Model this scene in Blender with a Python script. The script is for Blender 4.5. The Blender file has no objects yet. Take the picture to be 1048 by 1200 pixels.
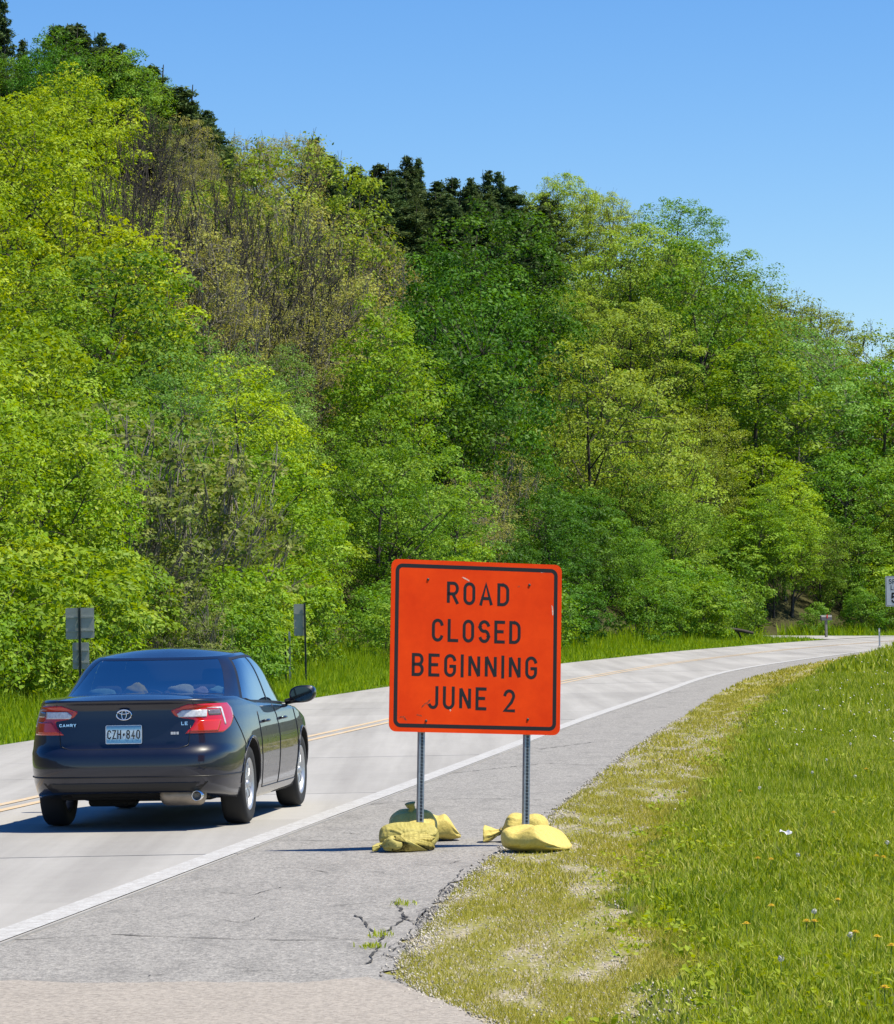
import bpy, bmesh, math, random
import numpy as np
from mathutils import Vector, Matrix
R = math.radians
scene = bpy.context.scene
C = scene.collection
rng0 = np.random.default_rng(7)
random.seed(7)

# ------------------------------------------------------------------ camera, sky, sun, exposure
FPX, PW, PH, HP, CH, ROLL = 4500.0, 1048, 1200, 712.0, 1.79, R(1.1)
PITCH = math.atan((HP - 600) / FPX)
cam_d = bpy.data.cameras.new('camera'); cam = bpy.data.objects.new('camera', cam_d); C.objects.link(cam)
cam_d.sensor_fit = 'VERTICAL'; cam_d.sensor_height = 24.0
cam_d.lens = FPX / PH * 24.0
cam_d.clip_start = 0.5; cam_d.clip_end = 6000
cam.matrix_world = (Matrix.Translation((0, 0, CH)) @ Matrix.Rotation(math.pi / 2 + PITCH, 4, 'X')
                    @ Matrix.Rotation(-ROLL, 4, 'Z'))
scene.camera = cam

SUN_EL, SUN_AZ = R(64), R(101)          # azimuth measured from +Y towards +X
w = bpy.data.worlds.new('World'); scene.world = w; w.use_nodes = True
nt = w.node_tree; nt.nodes.clear()
sky = nt.nodes.new('ShaderNodeTexSky'); sky.sky_type = 'NISHITA'; sky.sun_disc = False
sky.sun_elevation = SUN_EL; sky.sun_rotation = SUN_AZ
sky.air_density = 1.0; sky.dust_density = 0.0; sky.ozone_density = 6.0; sky.altitude = 300
bg = nt.nodes.new('ShaderNodeBackground'); bg.inputs['Strength'].default_value = 0.108
wo = nt.nodes.new('ShaderNodeOutputWorld')
shs = nt.nodes.new('ShaderNodeHueSaturation'); shs.inputs['Saturation'].default_value = 1.27; shs.inputs['Hue'].default_value = .509; nt.links.new(sky.outputs[0], shs.inputs['Color']); nt.links.new(shs.outputs[0], bg.inputs[0]); nt.links.new(bg.outputs[0], wo.inputs[0])
sd = bpy.data.lights.new('sun', 'SUN'); sd.energy = 5.0; sd.angle = R(0.5); sd.color = (1.0, 0.925, 0.76)
so = bpy.data.objects.new('sun', sd); C.objects.link(so)
sdir = Vector((math.cos(SUN_EL) * math.sin(SUN_AZ), math.cos(SUN_EL) * math.cos(SUN_AZ), math.sin(SUN_EL)))
so.rotation_euler = sdir.to_track_quat('Z', 'Y').to_euler(); so.location = (30, 10, 60)
vs = scene.view_settings
vs.view_transform = 'Standard'; vs.look = 'None'; vs.exposure = 0.45; vs.gamma = 1.0; vs.use_curve_mapping = False
scene.cycles.max_bounces = 8; scene.cycles.diffuse_bounces = 1; scene.cycles.transmission_bounces = 6
scene.cycles.transparent_max_bounces = 8; scene.cycles.use_denoising = True
scene.cycles.caustics_reflective = False; scene.cycles.caustics_refractive = False

# ------------------------------------------------------------------ helpers
def up(px, py, z=0.0):
    """photo pixel -> point on the horizontal plane at height z"""
    c, s = math.cos(ROLL), math.sin(ROLL)
    u, v = px - PW / 2, PH / 2 - py
    a, b = c * u + s * v, -s * u + c * v
    dx, dy, dz = a, FPX * math.cos(PITCH) - b * math.sin(PITCH), FPX * math.sin(PITCH) + b * math.cos(PITCH)
    k = (z - CH) / dz
    return Vector((dx * k, dy * k, z))
def project(x, y, z):
    cy, sy = math.cos(PITCH), math.sin(PITCH)
    zz = z - CH
    f = y * cy + zz * sy; b = -y * sy + zz * cy; a = x
    c, s = math.cos(ROLL), math.sin(ROLL)
    u, v = FPX * a / f, FPX * b / f
    return PW / 2 + c * u - s * v, PH / 2 - (s * u + c * v)

def mesh_from(name, V, F, smooth=False, attr=None):
    """V (n,3), F (m,k) array of same-size faces or list of faces"""
    me = bpy.data.meshes.new(name)
    if isinstance(F, np.ndarray):
        V = np.asarray(V, np.float32); m, k = F.shape
        me.vertices.add(len(V)); me.vertices.foreach_set('co', V.ravel())
        me.loops.add(m * k); me.loops.foreach_set('vertex_index', F.astype(np.int32).ravel())
        me.polygons.add(m); me.polygons.foreach_set('loop_start', np.arange(0, m * k, k, dtype=np.int32))
        me.update(calc_edges=True)
    else:
        me.from_pydata([tuple(map(float, v)) for v in V], [], [tuple(int(i) for i in f) for f in F]); me.update()
    if attr is not None:
        at = me.attributes.new('tint', 'FLOAT', 'POINT'); at.data.foreach_set('value', np.asarray(attr, np.float32))
    if smooth:
        me.polygons.foreach_set('use_smooth', np.ones(len(me.polygons), bool))
    me.validate()
    return me
def link(name, me, mat, parent=None):
    o = bpy.data.objects.new(name, me); C.objects.link(o)
    if mat is not None and len(me.materials) == 0: me.materials.append(mat)
    if parent: o.parent = parent
    return o
def obj(name, V, F, mat, parent=None, smooth=False, attr=None):
    return link(name, mesh_from(name, V, F, smooth, attr), mat, parent)
def tag(o, label=None, cat=None, group=None, kind=None):
    if label: o['label'] = label
    if cat: o['category'] = cat
    if group: o['group'] = group
    if kind: o['kind'] = kind
    return o
def empty(name, loc=(0, 0, 0), rz=0.0):
    o = bpy.data.objects.new(name, None); C.objects.link(o); o.location = loc; o.rotation_euler = (0, 0, rz)
    o.empty_display_size = .2
    return o
class MB:
    def __init__(s): s.V = []; s.F = []
    def add(s, V, F):
        n = len(s.V); s.V += [tuple(v) for v in V]; s.F += [tuple(i + n for i in f) for f in F]; return s
    def box(s, a, b):
        (x0, y0, z0), (x1, y1, z1) = a, b
        V = [(x0,y0,z0),(x1,y0,z0),(x1,y1,z0),(x0,y1,z0),(x0,y0,z1),(x1,y0,z1),(x1,y1,z1),(x0,y1,z1)]
        return s.add(V, [(3,2,1,0),(4,5,6,7),(0,1,5,4),(1,2,6,5),(2,3,7,6),(3,0,4,7)])
    def tube(s, P, r, n=8, cap=True):
        P = [Vector(p) for p in P]; rr = r if hasattr(r, '__len__') else [r] * len(P)
        V = []; F = []
        for i, p in enumerate(P):
            t = (P[min(i+1, len(P)-1)] - P[max(i-1, 0)]).normalized()
            a = t.cross(Vector((0, 0, 1)) if abs(t.z) < .9 else Vector((1, 0, 0))).normalized(); b = t.cross(a)
            for k in range(n):
                q = 2 * math.pi * k / n
                V.append(p + (a * math.cos(q) + b * math.sin(q)) * rr[i])
        for i in range(len(P) - 1):
            for k in range(n):
                F.append((i*n+k, i*n+(k+1) % n, (i+1)*n+(k+1) % n, (i+1)*n+k))
        if cap: F += [tuple(range(n)), tuple(reversed(range((len(P)-1)*n, len(P)*n)))]
        return s.add(V, F)
    def lathe(s, prof, axis='x', n=32, origin=(0,0,0)):
        V = []; F = []
        for (a, r) in prof:
            for k in range(n):
                q = 2 * math.pi * k / n
                p = (a, r*math.cos(q), r*math.sin(q)) if axis == 'x' else ((r*math.cos(q), a, r*math.sin(q)) if axis == 'y' else (r*math.cos(q), r*math.sin(q), a))
                V.append((p[0]+origin[0], p[1]+origin[1], p[2]+origin[2]))
        for i in range(len(prof)-1):
            for k in range(n):
                F.append((i*n+k, i*n+(k+1) % n, (i+1)*n+(k+1) % n, (i+1)*n+k))
        return s.add(V, F)
    def build(s, name, mat, parent=None, smooth=False, bevel=0, loc=None):
        me = mesh_from(name, s.V, s.F, smooth)
        bm = bmesh.new(); bm.from_mesh(me)
        bmesh.ops.recalc_face_normals(bm, faces=bm.faces)
        if bevel:
            es = [e for e in bm.edges if len(e.link_faces) == 2 and e.calc_face_angle(0) > .6]
            bmesh.ops.bevel(bm, geom=es, offset=bevel, segments=2, affect='EDGES', profile=.5)
        bm.to_mesh(me); bm.free()
        o = link(name, me, mat, parent)
        if loc is not None: o.location = loc
        return o

# ---- materials
def new_mat(name):
    m = bpy.data.materials.new(name); m.use_nodes = True; t = m.node_tree
    return m, t, t.nodes['Principled BSDF'], t.nodes['Material Output']
def N(t, typ, **kw):
    n = t.nodes.new('ShaderNode' + typ)
    for k, v in kw.items():
        if k in n.inputs: n.inputs[k].default_value = v
        else: setattr(n, k, v)
    return n
def ramp(t, fac, stops):
    n = t.nodes.new('ShaderNodeValToRGB'); e = n.color_ramp.elements
    while len(e) < len(stops): e.new(.5)
    for i, (p, c) in enumerate(stops):
        e[i].position = p; e[i].color = (*c, 1) if len(c) == 3 else c
    t.links.new(fac, n.inputs[0]); return n.outputs[0]
def pos(t, scale=(1, 1, 1)):
    g = N(t, 'NewGeometry'); m = N(t, 'Mapping'); m.inputs['Scale'].default_value = scale
    t.links.new(g.outputs['Position'], m.inputs[0]); return m.outputs[0]
def noise(t, vec, scale, detail=4, rough=.6):
    n = N(t, 'TexNoise', Scale=scale, Detail=detail, Roughness=rough)
    t.links.new(vec, n.inputs['Vector']); return n.outputs['Fac']
def mixc(t, fac, a, b, mode='MIX'):
    n = N(t, 'Mix', data_type='RGBA', blend_type=mode)
    for sock, v in ((0, fac), (6, a), (7, b)):
        if isinstance(v, (float, int)): n.inputs[sock].default_value = v
        elif isinstance(v, tuple): n.inputs[sock].default_value = (*v, 1)
        else: t.links.new(v, n.inputs[sock])
    return n.outputs[2]
def bump(t, bs, h, strength=.3, dist=.01):
    b = N(t, 'Bump', Strength=strength, Distance=dist)
    t.links.new(h, b.inputs['Height']); t.links.new(b.outputs[0], bs.inputs['Normal'])
def plain(name, col, rough=.5, metal=0.0, coat=0.0, spec=.5, var=0.0, vscale=8.0):
    m, t, b, o = new_mat(name)
    b.inputs['Roughness'].default_value = rough; b.inputs['Metallic'].default_value = metal
    b.inputs['Coat Weight'].default_value = coat; b.inputs['Coat Roughness'].default_value = .03
    b.inputs['Specular IOR Level'].default_value = spec
    if var:
        tc = N(t, 'TexCoord'); n = noise(t, tc.outputs['Object'], vscale, 6)
        c = ramp(t, n, [(.3, tuple(x * (1 - var) for x in col)), (.7, tuple(min(1, x * (1 + var)) for x in col))])
        t.links.new(c, b.inputs['Base Color'])
        r = N(t, 'MapRange'); r.inputs['To Min'].default_value = max(.02, rough - .12); r.inputs['To Max'].default_value = min(1, rough + .15)
        t.links.new(n, r.inputs[0]); t.links.new(r.outputs[0], b.inputs['Roughness'])
    else: b.inputs['Base Color'].default_value = (*col, 1)
    return m

def m_concrete():
    m, t, b, o = new_mat('concrete'); p = pos(t)
    big = noise(t, p, .35, 5); med = noise(t, p, 3.0, 6, .7); fine = noise(t, p, 120, 3, .7)
    c = ramp(t, big, [(.3, (.42, .405, .38)), (.7, (.52, .505, .475))])
    c = mixc(t, .45, c, ramp(t, med, [(.3, (.34, .325, .30)), (.65, (.52, .505, .475))]))
    c = mixc(t, .35, c, ramp(t, fine, [(.35, (.26, .25, .235)), (.6, (.60, .585, .56))]))
    st = noise(t, pos(t, (1.6, .05, 1)), 1.0, 4)          # long tyre-track streaks
    c = mixc(t, .38, c, ramp(t, st, [(.38, (.27, .255, .235)), (.62, (.54, .525, .495))]))
    spot = noise(t, pos(t, (1, .3, 1)), 5.5, 5, .7); c = mixc(t, ramp(t, spot, [(.66, (0, 0, 0)), (.74, (.35, .35, .35))]), c, (.16, .15, .14))
    oi = N(t, 'ObjectInfo'); v = N(t, 'MapRange'); v.inputs['To Min'].default_value = .72; v.inputs['To Max'].default_value = .82
    t.links.new(oi.outputs['Random'], v.inputs[0])
    hs = N(t, 'HueSaturation'); t.links.new(v.outputs[0], hs.inputs['Value']); t.links.new(c, hs.inputs['Color'])
    t.links.new(hs.outputs[0], b.inputs['Base Color']); b.inputs['Roughness'].default_value = .85
    bump(t, b, fine, .35, .004); return m
def m_asphalt():
    m, t, b, o = new_mat('asphalt'); p = pos(t)
    vor = N(t, 'TexVoronoi', Scale=85.0); t.links.new(p, vor.inputs['Vector'])
    sep = N(t, 'SeparateColor'); t.links.new(vor.outputs['Color'], sep.inputs[0])
    big = noise(t, p, .8, 6); fine = noise(t, pos(t, (1, .45, 1)), 38, 6, .8)
    st = noise(t, pos(t, (3.0, .25, 1)), 1.4, 5, .7)
    base = ramp(t, big, [(.3, (.27, .262, .25)), (.7, (.36, .35, .333))])
    base = mixc(t, .5, base, ramp(t, st, [(.35, (.23, .225, .215)), (.65, (.41, .40, .38))]))
    sp = ramp(t, sep.outputs[0], [(0.0, (.08, .078, .075)), (.35, (.23, .225, .215)), (.7, (.36, .35, .335)), (.93, (.66, .63, .58))])
    c = mixc(t, .55, base, sp)
    c = mixc(t, .42, c, ramp(t, fine, [(.36, (.06, .058, .056)), (.5, (.30, .29, .28)), (.64, (.56, .545, .52))]))
    wet = noise(t, pos(t, (1, .35, 1)), 2.6, 7, .75); c = mixc(t, ramp(t, wet, [(.5, (0, 0, 0)), (.72, (.5, .5, .5))]), c, (.13, .128, .122))
    c = mixc(t, 1.0, c, (.86, .85, .83), 'MULTIPLY')
    t.links.new(c, b.inputs['Base Color']); b.inputs['Roughness'].default_value = .9
    h = mixc(t, .5, vor.outputs['Distance'], fine)
    bump(t, b, h, .7, .006); return m
def m_apron():
    m, t, b, o = new_mat('apron_concrete'); p = pos(t)
    vor = N(t, 'TexVoronoi', Scale=60.0); t.links.new(p, vor.inputs['Vector'])
    sep = N(t, 'SeparateColor'); t.links.new(vor.outputs['Color'], sep.inputs[0])
    big = noise(t, p, 1.2, 6); fine = noise(t, p, 30, 6, .8)
    c = ramp(t, big, [(.3, (.36, .33, .295)), (.7, (.48, .44, .395))])
    c = mixc(t, .5, c, ramp(t, sep.outputs[0], [(0, (.18, .16, .145)), (.4, (.40, .365, .325)), (1, (.64, .58, .52))]))
    c = mixc(t, .3, c, ramp(t, fine, [(.4, (.12, .115, .11)), (.6, (.5, .47, .43))]))
    c = mixc(t, 1.0, c, (.86, .84, .81), 'MULTIPLY')
    t.links.new(c, b.inputs['Base Color']); b.inputs['Roughness'].default_value = .9
    bump(t, b, fine, .8, .008); return m
def m_verge():
    m, t, b, o = new_mat('gravelly_verge'); p = pos(t)
    vor = N(t, 'TexVoronoi', Scale=70.0); t.links.new(p, vor.inputs['Vector'])
    sep = N(t, 'SeparateColor'); t.links.new(vor.outputs['Color'], sep.inputs[0])
    g = ramp(t, sep.outputs[0], [(0, (.14, .115, .085)), (.5, (.37, .315, .245)), (1, (.62, .55, .45))])
    fine = noise(t, p, 60, 4, .7)
    moss = ramp(t, fine, [(.35, (.13, .12, .02)), (.55, (.27, .26, .045)), (.75, (.40, .37, .10))])
    patch = noise(t, pos(t, (1.5, .30, 1)), 2.3, 7, .8)
    f = ramp(t, patch, [(.40, (.1, .1, .1)), (.54, (1, 1, 1))])
    c = mixc(t, f, g, moss)
    t.links.new(c, b.inputs['Base Color']); b.inputs['Roughness'].default_value = .95
    bump(t, b, mixc(t, .5, vor.outputs['Distance'], fine), .9, .012); return m
def m_soil(name, c0, c1, scale=3):
    m, t, b, o = new_mat(name); p = pos(t)
    n1 = noise(t, p, scale, 8, .7)
    t.links.new(ramp(t, n1, [(.3, c0), (.7, c1)]), b.inputs['Base Color']); b.inputs['Roughness'].default_value = .95; b.inputs['Specular IOR Level'].default_value = .1
    bump(t, b, n1, .6, .05); return m
def m_leaf(name, c0, c1, c2, trans=.4, rough=.45, huev=.012, valv=.22):
    """c0..c2: leaf colours picked per leaf by the mesh attribute tint; each tree shifts a little"""
    m, t, b, o = new_mat(name)
    at = N(t, 'Attribute', attribute_name='tint')
    c = ramp(t, at.outputs['Fac'], [(0.0, c0), (.5, c1), (1.0, c2)])
    oi = N(t, 'ObjectInfo')
    hs = N(t, 'HueSaturation')
    mh = N(t, 'MapRange'); mh.inputs['To Min'].default_value = .5 - huev; mh.inputs['To Max'].default_value = .5 + huev
    mv = N(t, 'MapRange'); mv.inputs['To Min'].default_value = 1 - valv; mv.inputs['To Max'].default_value = 1 + valv * .6
    t.links.new(oi.outputs['Random'], mh.inputs[0])
    m2 = N(t, 'Math', operation='FRACT'); m3 = N(t, 'Math', operation='MULTIPLY'); m3.inputs[1].default_value = 7.31
    t.links.new(oi.outputs['Random'], m3.inputs[0]); t.links.new(m3.outputs[0], m2.inputs[0]); t.links.new(m2.outputs[0], mv.inputs[0])
    t.links.new(mh.outputs[0], hs.inputs['Hue']); t.links.new(mv.outputs[0], hs.inputs['Value']); t.links.new(c, hs.inputs['Color'])
    t.links.new(hs.outputs[0], b.inputs['Base Color']); b.inputs['Roughness'].default_value = rough
    b.inputs['Specular IOR Level'].default_value = .12
    tr = N(t, 'BsdfTranslucent'); hs2 = N(t, 'HueSaturation', Saturation=1.1, Value=1.25); hs2.inputs['Hue'].default_value = .485
    t.links.new(hs.outputs[0], hs2.inputs['Color']); t.links.new(hs2.outputs[0], tr.inputs[0])
    mx = N(t, 'MixShader'); mx.inputs[0].default_value = trans
    t.links.new(b.outputs[0], mx.inputs[1]); t.links.new(tr.outputs[0], mx.inputs[2]); t.links.new(mx.outputs[0], o.inputs[0])
    return m
def m_worn_paint(name, col, under, wear=.5, scale=9):
    m, t, b, o = new_mat(name); p = pos(t)
    n1 = noise(t, p, scale, 8, .8); n2 = noise(t, p, 90, 3, .7)
    f = ramp(t, mixc(t, .4, n1, n2), [(wear - .08, (0, 0, 0)), (wear + .08, (1, 1, 1))])
    t.links.new(mixc(t, f, under, col), b.inputs['Base Color']); b.inputs['Roughness'].default_value = .8
    return m
M = dict(
    concrete=m_concrete(), asphalt=m_asphalt(), apron=m_apron(), verge=m_verge(),
    joint=plain('joint_filler', (.075, .07, .065), .9, var=.3),
    white_line=m_worn_paint('white_road_paint', (.54, .545, .54), (.36, .35, .335), .52),
    yellow_line=m_worn_paint('yellow_road_paint', (.60, .38, .12), (.48, .455, .42), .50),
    crack=plain('crack', (.045, .043, .04), .95),
    lawn=m_soil('lawn_earth', (.06, .075, .018), (.13, .15, .035), 6),
    litter=m_soil('leaf_litter', (.03, .028, .012), (.075, .075, .03), 2),
    meadow=m_soil('meadow_earth', (.06, .09, .015), (.14, .19, .035), 1.2),
    steel=plain('galvanised_steel', (.42, .43, .44), .42, .9, var=.15, vscale=30),
    sign_back=plain('sign_back', (.36, .38, .33), .6, .0, var=.15),
    wood_post=plain('weathered_wood', (.20, .19, .17), .85, var=.25),
    dark_post=plain('dark_steel_post', (.06, .075, .065), .6, .3),
    black_print=plain('black_print', (.012, .010, .009), .45),
    bark=plain('bark', (.055, .045, .036), .9, var=.35, vscale=4),
    bark_pale=plain('bark_grey', (.21, .19, .155), .9, var=.35, vscale=4),
)

# ------------------------------------------------------------------ road layout (metres; p is a station roughly = depth)
def curve(pts, sg=18.0):
    pts = sorted(pts); ps = np.array([a[0] for a in pts], float)
    q = np.linspace(ps[0], ps[-1], 1200)
    x = np.interp(q, ps, [a[1] for a in pts]); y = np.interp(q, ps, [a[2] for a in pts])
    k = np.exp(-.5 * (np.arange(-45, 46) / sg) ** 2); k /= k.sum()
    def sm(v):
        e = np.concatenate([2 * v[0] - v[45:0:-1], v, 2 * v[-1] - v[-2:-47:-1]]); return np.convolve(e, k, 'valid')
    x, y = sm(x), sm(y)
    return lambda p: np.stack([np.interp(p, q, x), np.interp(p, q, y)], -1)
LEFT = curve([(-20, -15.5, -20), (20, -10.5, 20), (54, -6.2, 54), (76, -3.1, 76), (91, -1.1, 91), (119, 3.5, 119), (144, 8.6, 144),
              (169, 15.2, 169), (185, 20.6, 184), (200, 28, 195), (215, 40, 203), (235, 58, 209), (270, 93, 214)])
CENT = curve([(-20, -11.8, -20), (20, -6.35, 20), (36, -4.2, 36), (54, -1.95, 54), (76, 0.85, 76), (91, 2.75, 91), (112, 6.1, 112), (119, 7.4, 119), (144, 12.6, 143),
              (169, 19.2, 166), (185, 25, 178), (200, 32, 187.5), (215, 42.5, 195), (235, 59, 201.5), (270, 94, 206.5)])
EDGE = curve([(-20, -8.2, -20), (20, -2.58, 20), (29.7, -1.47, 29.7), (36, -.68, 36), (49, .85, 49), (61, 2.25, 61), (76, 4.2, 76), (91, 6.0, 91), (104, 8.0, 104), (119, 11.0, 118), (144, 16.4, 141.5),
              (169, 22.9, 163), (185, 28.7, 173), (200, 35.5, 181.5), (215, 44.6, 188.5), (235, 60, 194.5), (270, 95, 199.5)])
SHLD = curve([(-20, -5.5, -20), (8, 2.6, 8), (14, .95, 14), (16.7, .16, 16.7), (18.7, -.34, 18.7), (21.7, -.16, 21.7), (25.5, .09, 25.5), (28.5, .38, 28.5), (32.3, .79, 32.3), (47, 2.2, 47), (60, 3.6, 60), (76, 5.3, 76), (91, 7.1, 90.5), (104, 9.2, 103), (119, 12.0, 117),
              (144, 17.2, 140.5), (169, 23.6, 162), (185, 29.4, 172), (200, 36.1, 180.5), (215, 45.1, 187.5), (235, 60.4, 193.5), (270, 95.3, 198.5)], 3.5)
def normal_left(p):
    a = LEFT(p - .5); b = LEFT(p + .5); d = b - a; d /= np.linalg.norm(d, axis=-1, keepdims=True)
    return np.stack([-d[..., 1], d[..., 0]], -1)
def strip(fa, fb, ps, za, zb=None):
    A, B = fa(ps), fb(ps); zb = za if zb is None else zb; n = len(ps)
    V = np.concatenate([np.c_[A, np.full(n, za)], np.c_[B, np.full(n, zb)]])
    F = np.array([(i, i + n, i + n + 1, i + 1) for i in range(n - 1)])
    return V, F

# big ground sheet to the horizon
g = obj('ground', [(-3000, -500, -.9), (3000, -500, -.9), (3000, 4000, -.9), (-3000, 4000, -.9)], [(0, 1, 2, 3)], M['meadow']); tag(g, kind='structure')
# road bed + slabs
PS = np.linspace(-18, 262, 280)
road = obj('road', *strip(LEFT, EDGE, PS, -.03), M['joint']); tag(road, kind='structure')
cum = np.r_[0, np.cumsum(np.linalg.norm(np.diff(CENT(PS), axis=0), axis=1))]
jo = np.interp(np.arange(1.2, cum[-1], 4.57), cum, PS)
def shift(f, g2, a):      # point moved from f towards g2 by metres a
    def h(p):
        A, B = f(p), g2(p); d = B - A; d = d / np.linalg.norm(d, axis=-1, keepdims=True); return A + d * a
    return h
for fa, fb in ((LEFT, shift(CENT, LEFT, .004)), (shift(CENT, EDGE, .004), EDGE)):
    for i in range(len(jo) - 1):
        k = .5 * .011 / 4.57 * (jo[i + 1] - jo[i])
        pp = np.linspace(jo[i] + k, jo[i + 1] - k, 4); A, B = fa(pp), fb(pp); n = 4
        z = float(rng0.uniform(-.0015, .0015))
        V = np.concatenate([np.c_[A, np.full(n, z)], np.c_[B, np.full(n, z)], np.c_[A, np.full(n, -.028)], np.c_[B, np.full(n, -.028)]])
        F = [(j, j + n, j + n + 1, j + 1) for j in range(n - 1)]
        F += [(0, 2 * n, 3 * n, n), (n - 1, 2 * n - 1, 4 * n - 1, 3 * n - 1)]
        F += [(j, j + 1, j + 1 + 2 * n, j + 2 * n) for j in range(n - 1)] + [(n + j + 1, n + j, 3 * n + j, 3 * n + j + 1) for j in range(n - 1)]
        obj('slab', V, F, M['concrete'], road)
PM = np.linspace(0, 240, 400)
obj('edge_line', *strip(shift(EDGE, CENT, .22), shift(EDGE, CENT, .02), PM[PM < 178], .005), M['white_line'], road)
obj('centre_line', *strip(shift(CENT, LEFT, .19), shift(CENT, LEFT, .08), PM, .005), M['yellow_line'], road)
obj('centre_line', *strip(shift(CENT, EDGE, .08), shift(CENT, EDGE, .19), PM, .005), M['yellow_line'], road)
# asphalt shoulder with a ragged edge
def rag(p):
    s = SHLD(p); r = (.05 * np.sin(p * 2.9) + .045 * np.sin(p * 7.1 + 1) + .02 * np.sin(p * 17.3) + .015 * np.sin(p * 31.)) * np.clip(60 / (p + 20), .2, 1)
    s = s.copy(); s[..., 0] += r; return s
sh = obj('shoulder', *strip(EDGE, rag, np.linspace(-18, 262, 2200), -.012, -.016), M['asphalt']); tag(sh, kind='structure')
# cracks in the asphalt: thin dark strips with a jagged course
def crack(pts, wd, name='crack'):
    P = []
    r = random.Random(int(pts[0][0] * 100))
    for a, b in zip(pts[:-1], pts[1:]):
        a, b = Vector(a), Vector(b); n = max(3, int((b - a).length / .07))
        for i in range(n):
            q = a.lerp(b, i / n); P.append(q + Vector((r.uniform(-.012, .012), r.uniform(-.02, .02), 0)))
    V = []; F = []
    for i, q in enumerate(P):
        k = wd * (.55 + .35 * math.sin(i * .9) + r.uniform(-.1, .1)); d = (P[min(i+1, len(P)-1)] - P[max(i-1, 0)]).normalized(); s = Vector((-d.y, d.x, 0)) * k
        V += [(q + s)[:2] + (-.0100,), (q - s)[:2] + (-.0100,)]
    for i in range(len(P) - 1): F.append((2*i, 2*i+2, 2*i+3, 2*i+1))
    return obj(name, V, F, M['crack'], sh)
def cpx(*pts): return [tuple(up(*q)) for q in pts]
crack(cpx((130, 1093), (250, 1097), (330, 1099), (440, 1098)), .012)
crack(cpx((290, 982), (400, 984), (470, 982)), .010)
crack(cpx((395, 945), (480, 937), (560, 934), (640, 936)), .012)
crack(cpx((530, 905), (640, 893), (700, 896)), .012)
crack(cpx((632, 877), (700, 868), (745, 866)), .014)
crack(cpx((462, 1054), (476, 1072), (452, 1090), (440, 1112), (430, 1128)), .011)
crack(cpx((470, 1072), (492, 1080)), .012)
crack(cpx((418, 1070), (426, 1078), (440, 1092)), .01)
crack(cpx((128, 1150), (136, 1166), (172, 1176)), .012)
crack(cpx((0, 1100), (60, 1097), (130, 1093)), .01)
_cr = random.Random(31)
for _ in range(16):
    yy = 960 + 190 * _cr.random() ** .8; e0 = np.interp(yy, [960, 1000, 1050, 1110, 1150], [400, 300, 160, 10, 0]); e1 = np.interp(yy, [960, 994, 1028, 1084, 1146], [630, 580, 540, 490, 450])
    x0 = _cr.uniform(e0 + 20, e1 - 60); L0 = _cr.uniform(20, 90)
    crack(cpx((x0, yy), (x0 + L0 * .5, yy + _cr.uniform(-4, 4)), (min(x0 + L0, e1), yy + _cr.uniform(-7, 7))), _cr.uniform(.003, .006))
for _ in range(14):
    yy = _cr.uniform(1000, 1140); e1 = np.interp(yy, [960, 994, 1028, 1084, 1146], [641, 592, 548, 499, 456])
    crack(cpx((e1 - _cr.uniform(3, 12), yy - _cr.uniform(5, 14)), (e1 - _cr.uniform(8, 30), yy), (e1 - _cr.uniform(3, 14), yy + _cr.uniform(5, 14))), _cr.uniform(.003, .007))
crack(cpx((700, 830), (760, 826)), .015); crack(cpx((770, 812), (810, 809)), .015)
# paler apron at the driveway mouth
ap = [up(x, y) for x, y in ((-260, 1146), (-100, 1148), (0, 1147), (120, 1150), (250, 1149), (350, 1150), (430, 1144), (452, 1147), (480, 1156), (510, 1168), (545, 1184), (575, 1199), (620, 1225), (680, 1290), (760, 1420), (-700, 1420))]
pts = []
for a, b in zip(ap[:13], ap[1:14]):
    for i in range(6): q = a.lerp(b, i / 6); pts.append((q.x + random.uniform(-.012, .012), q.y + random.uniform(-.05, .05), -.006))
pts += [(q.x, q.y, -.006) for q in ap[13:]]
tag(obj('driveway_apron', pts, [tuple(range(len(pts)))], M['apron']), kind='structure')
# verge + lawn on the near side
def lawn_z(x, y):
    s = SHLD(np.asarray(y, float))[..., 0]; d = np.asarray(x) - s
    e = np.clip((d - .25) / 1.6, 0, 1)
    z = -.02 + .05 * e + .035 * e * (np.sin(x * 1.7 + y * .31) + np.sin(x * .6 - y * .45 + 1))
    hump = np.exp(-((y - 118) / 26) ** 2) * np.clip((d - .6) / 3, 0, 1) * .42
    swale = -.22 * np.exp(-((d - 4.2 - .02 * (y - 60)) / 1.3) ** 2) * np.clip((y - 35) / 15, 0, 1) * np.clip((110 - y) / 20, 0, 1)
    return z + hump + swale
ys = np.linspace(-18, 158, 260); ds = np.r_[np.linspace(-.12, 3, 22), np.linspace(3.4, 14, 22), 20, 40, 80, 200]
G = SHLD(ys)[:, 0][:, None] + ds[None, :]; YY = np.repeat(ys[:, None], len(ds), 1)
ZZ = lawn_z(G, YY); ZZ[:, 0] = -.03
nd = len(ds)
V = np.stack([G, YY, ZZ], -1).reshape(-1, 3)
F = np.array([(i*nd+j, i*nd+j+1, (i+1)*nd+j+1, (i+1)*nd+j) for i in range(len(ys)-1) for j in range(nd-1)])
tag(obj('lawn', V, F, M['lawn'], smooth=True), kind='structure')
_le = sorted([(up(*q).y, up(*q).x) for q in ((640, 1290), (690, 1222), (740, 1185), (790, 1135), (745, 1092), (715, 1050), (750, 1000), (790, 950), (832, 900), (866, 850), (905, 812), (960, 790))] + [(-20, .2), (140, float(SHLD(140.)[0]) + .9), (175, 30)])
LE_Y = [q[0] for q in _le]; LE_X = [q[1] for q in _le]
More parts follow.
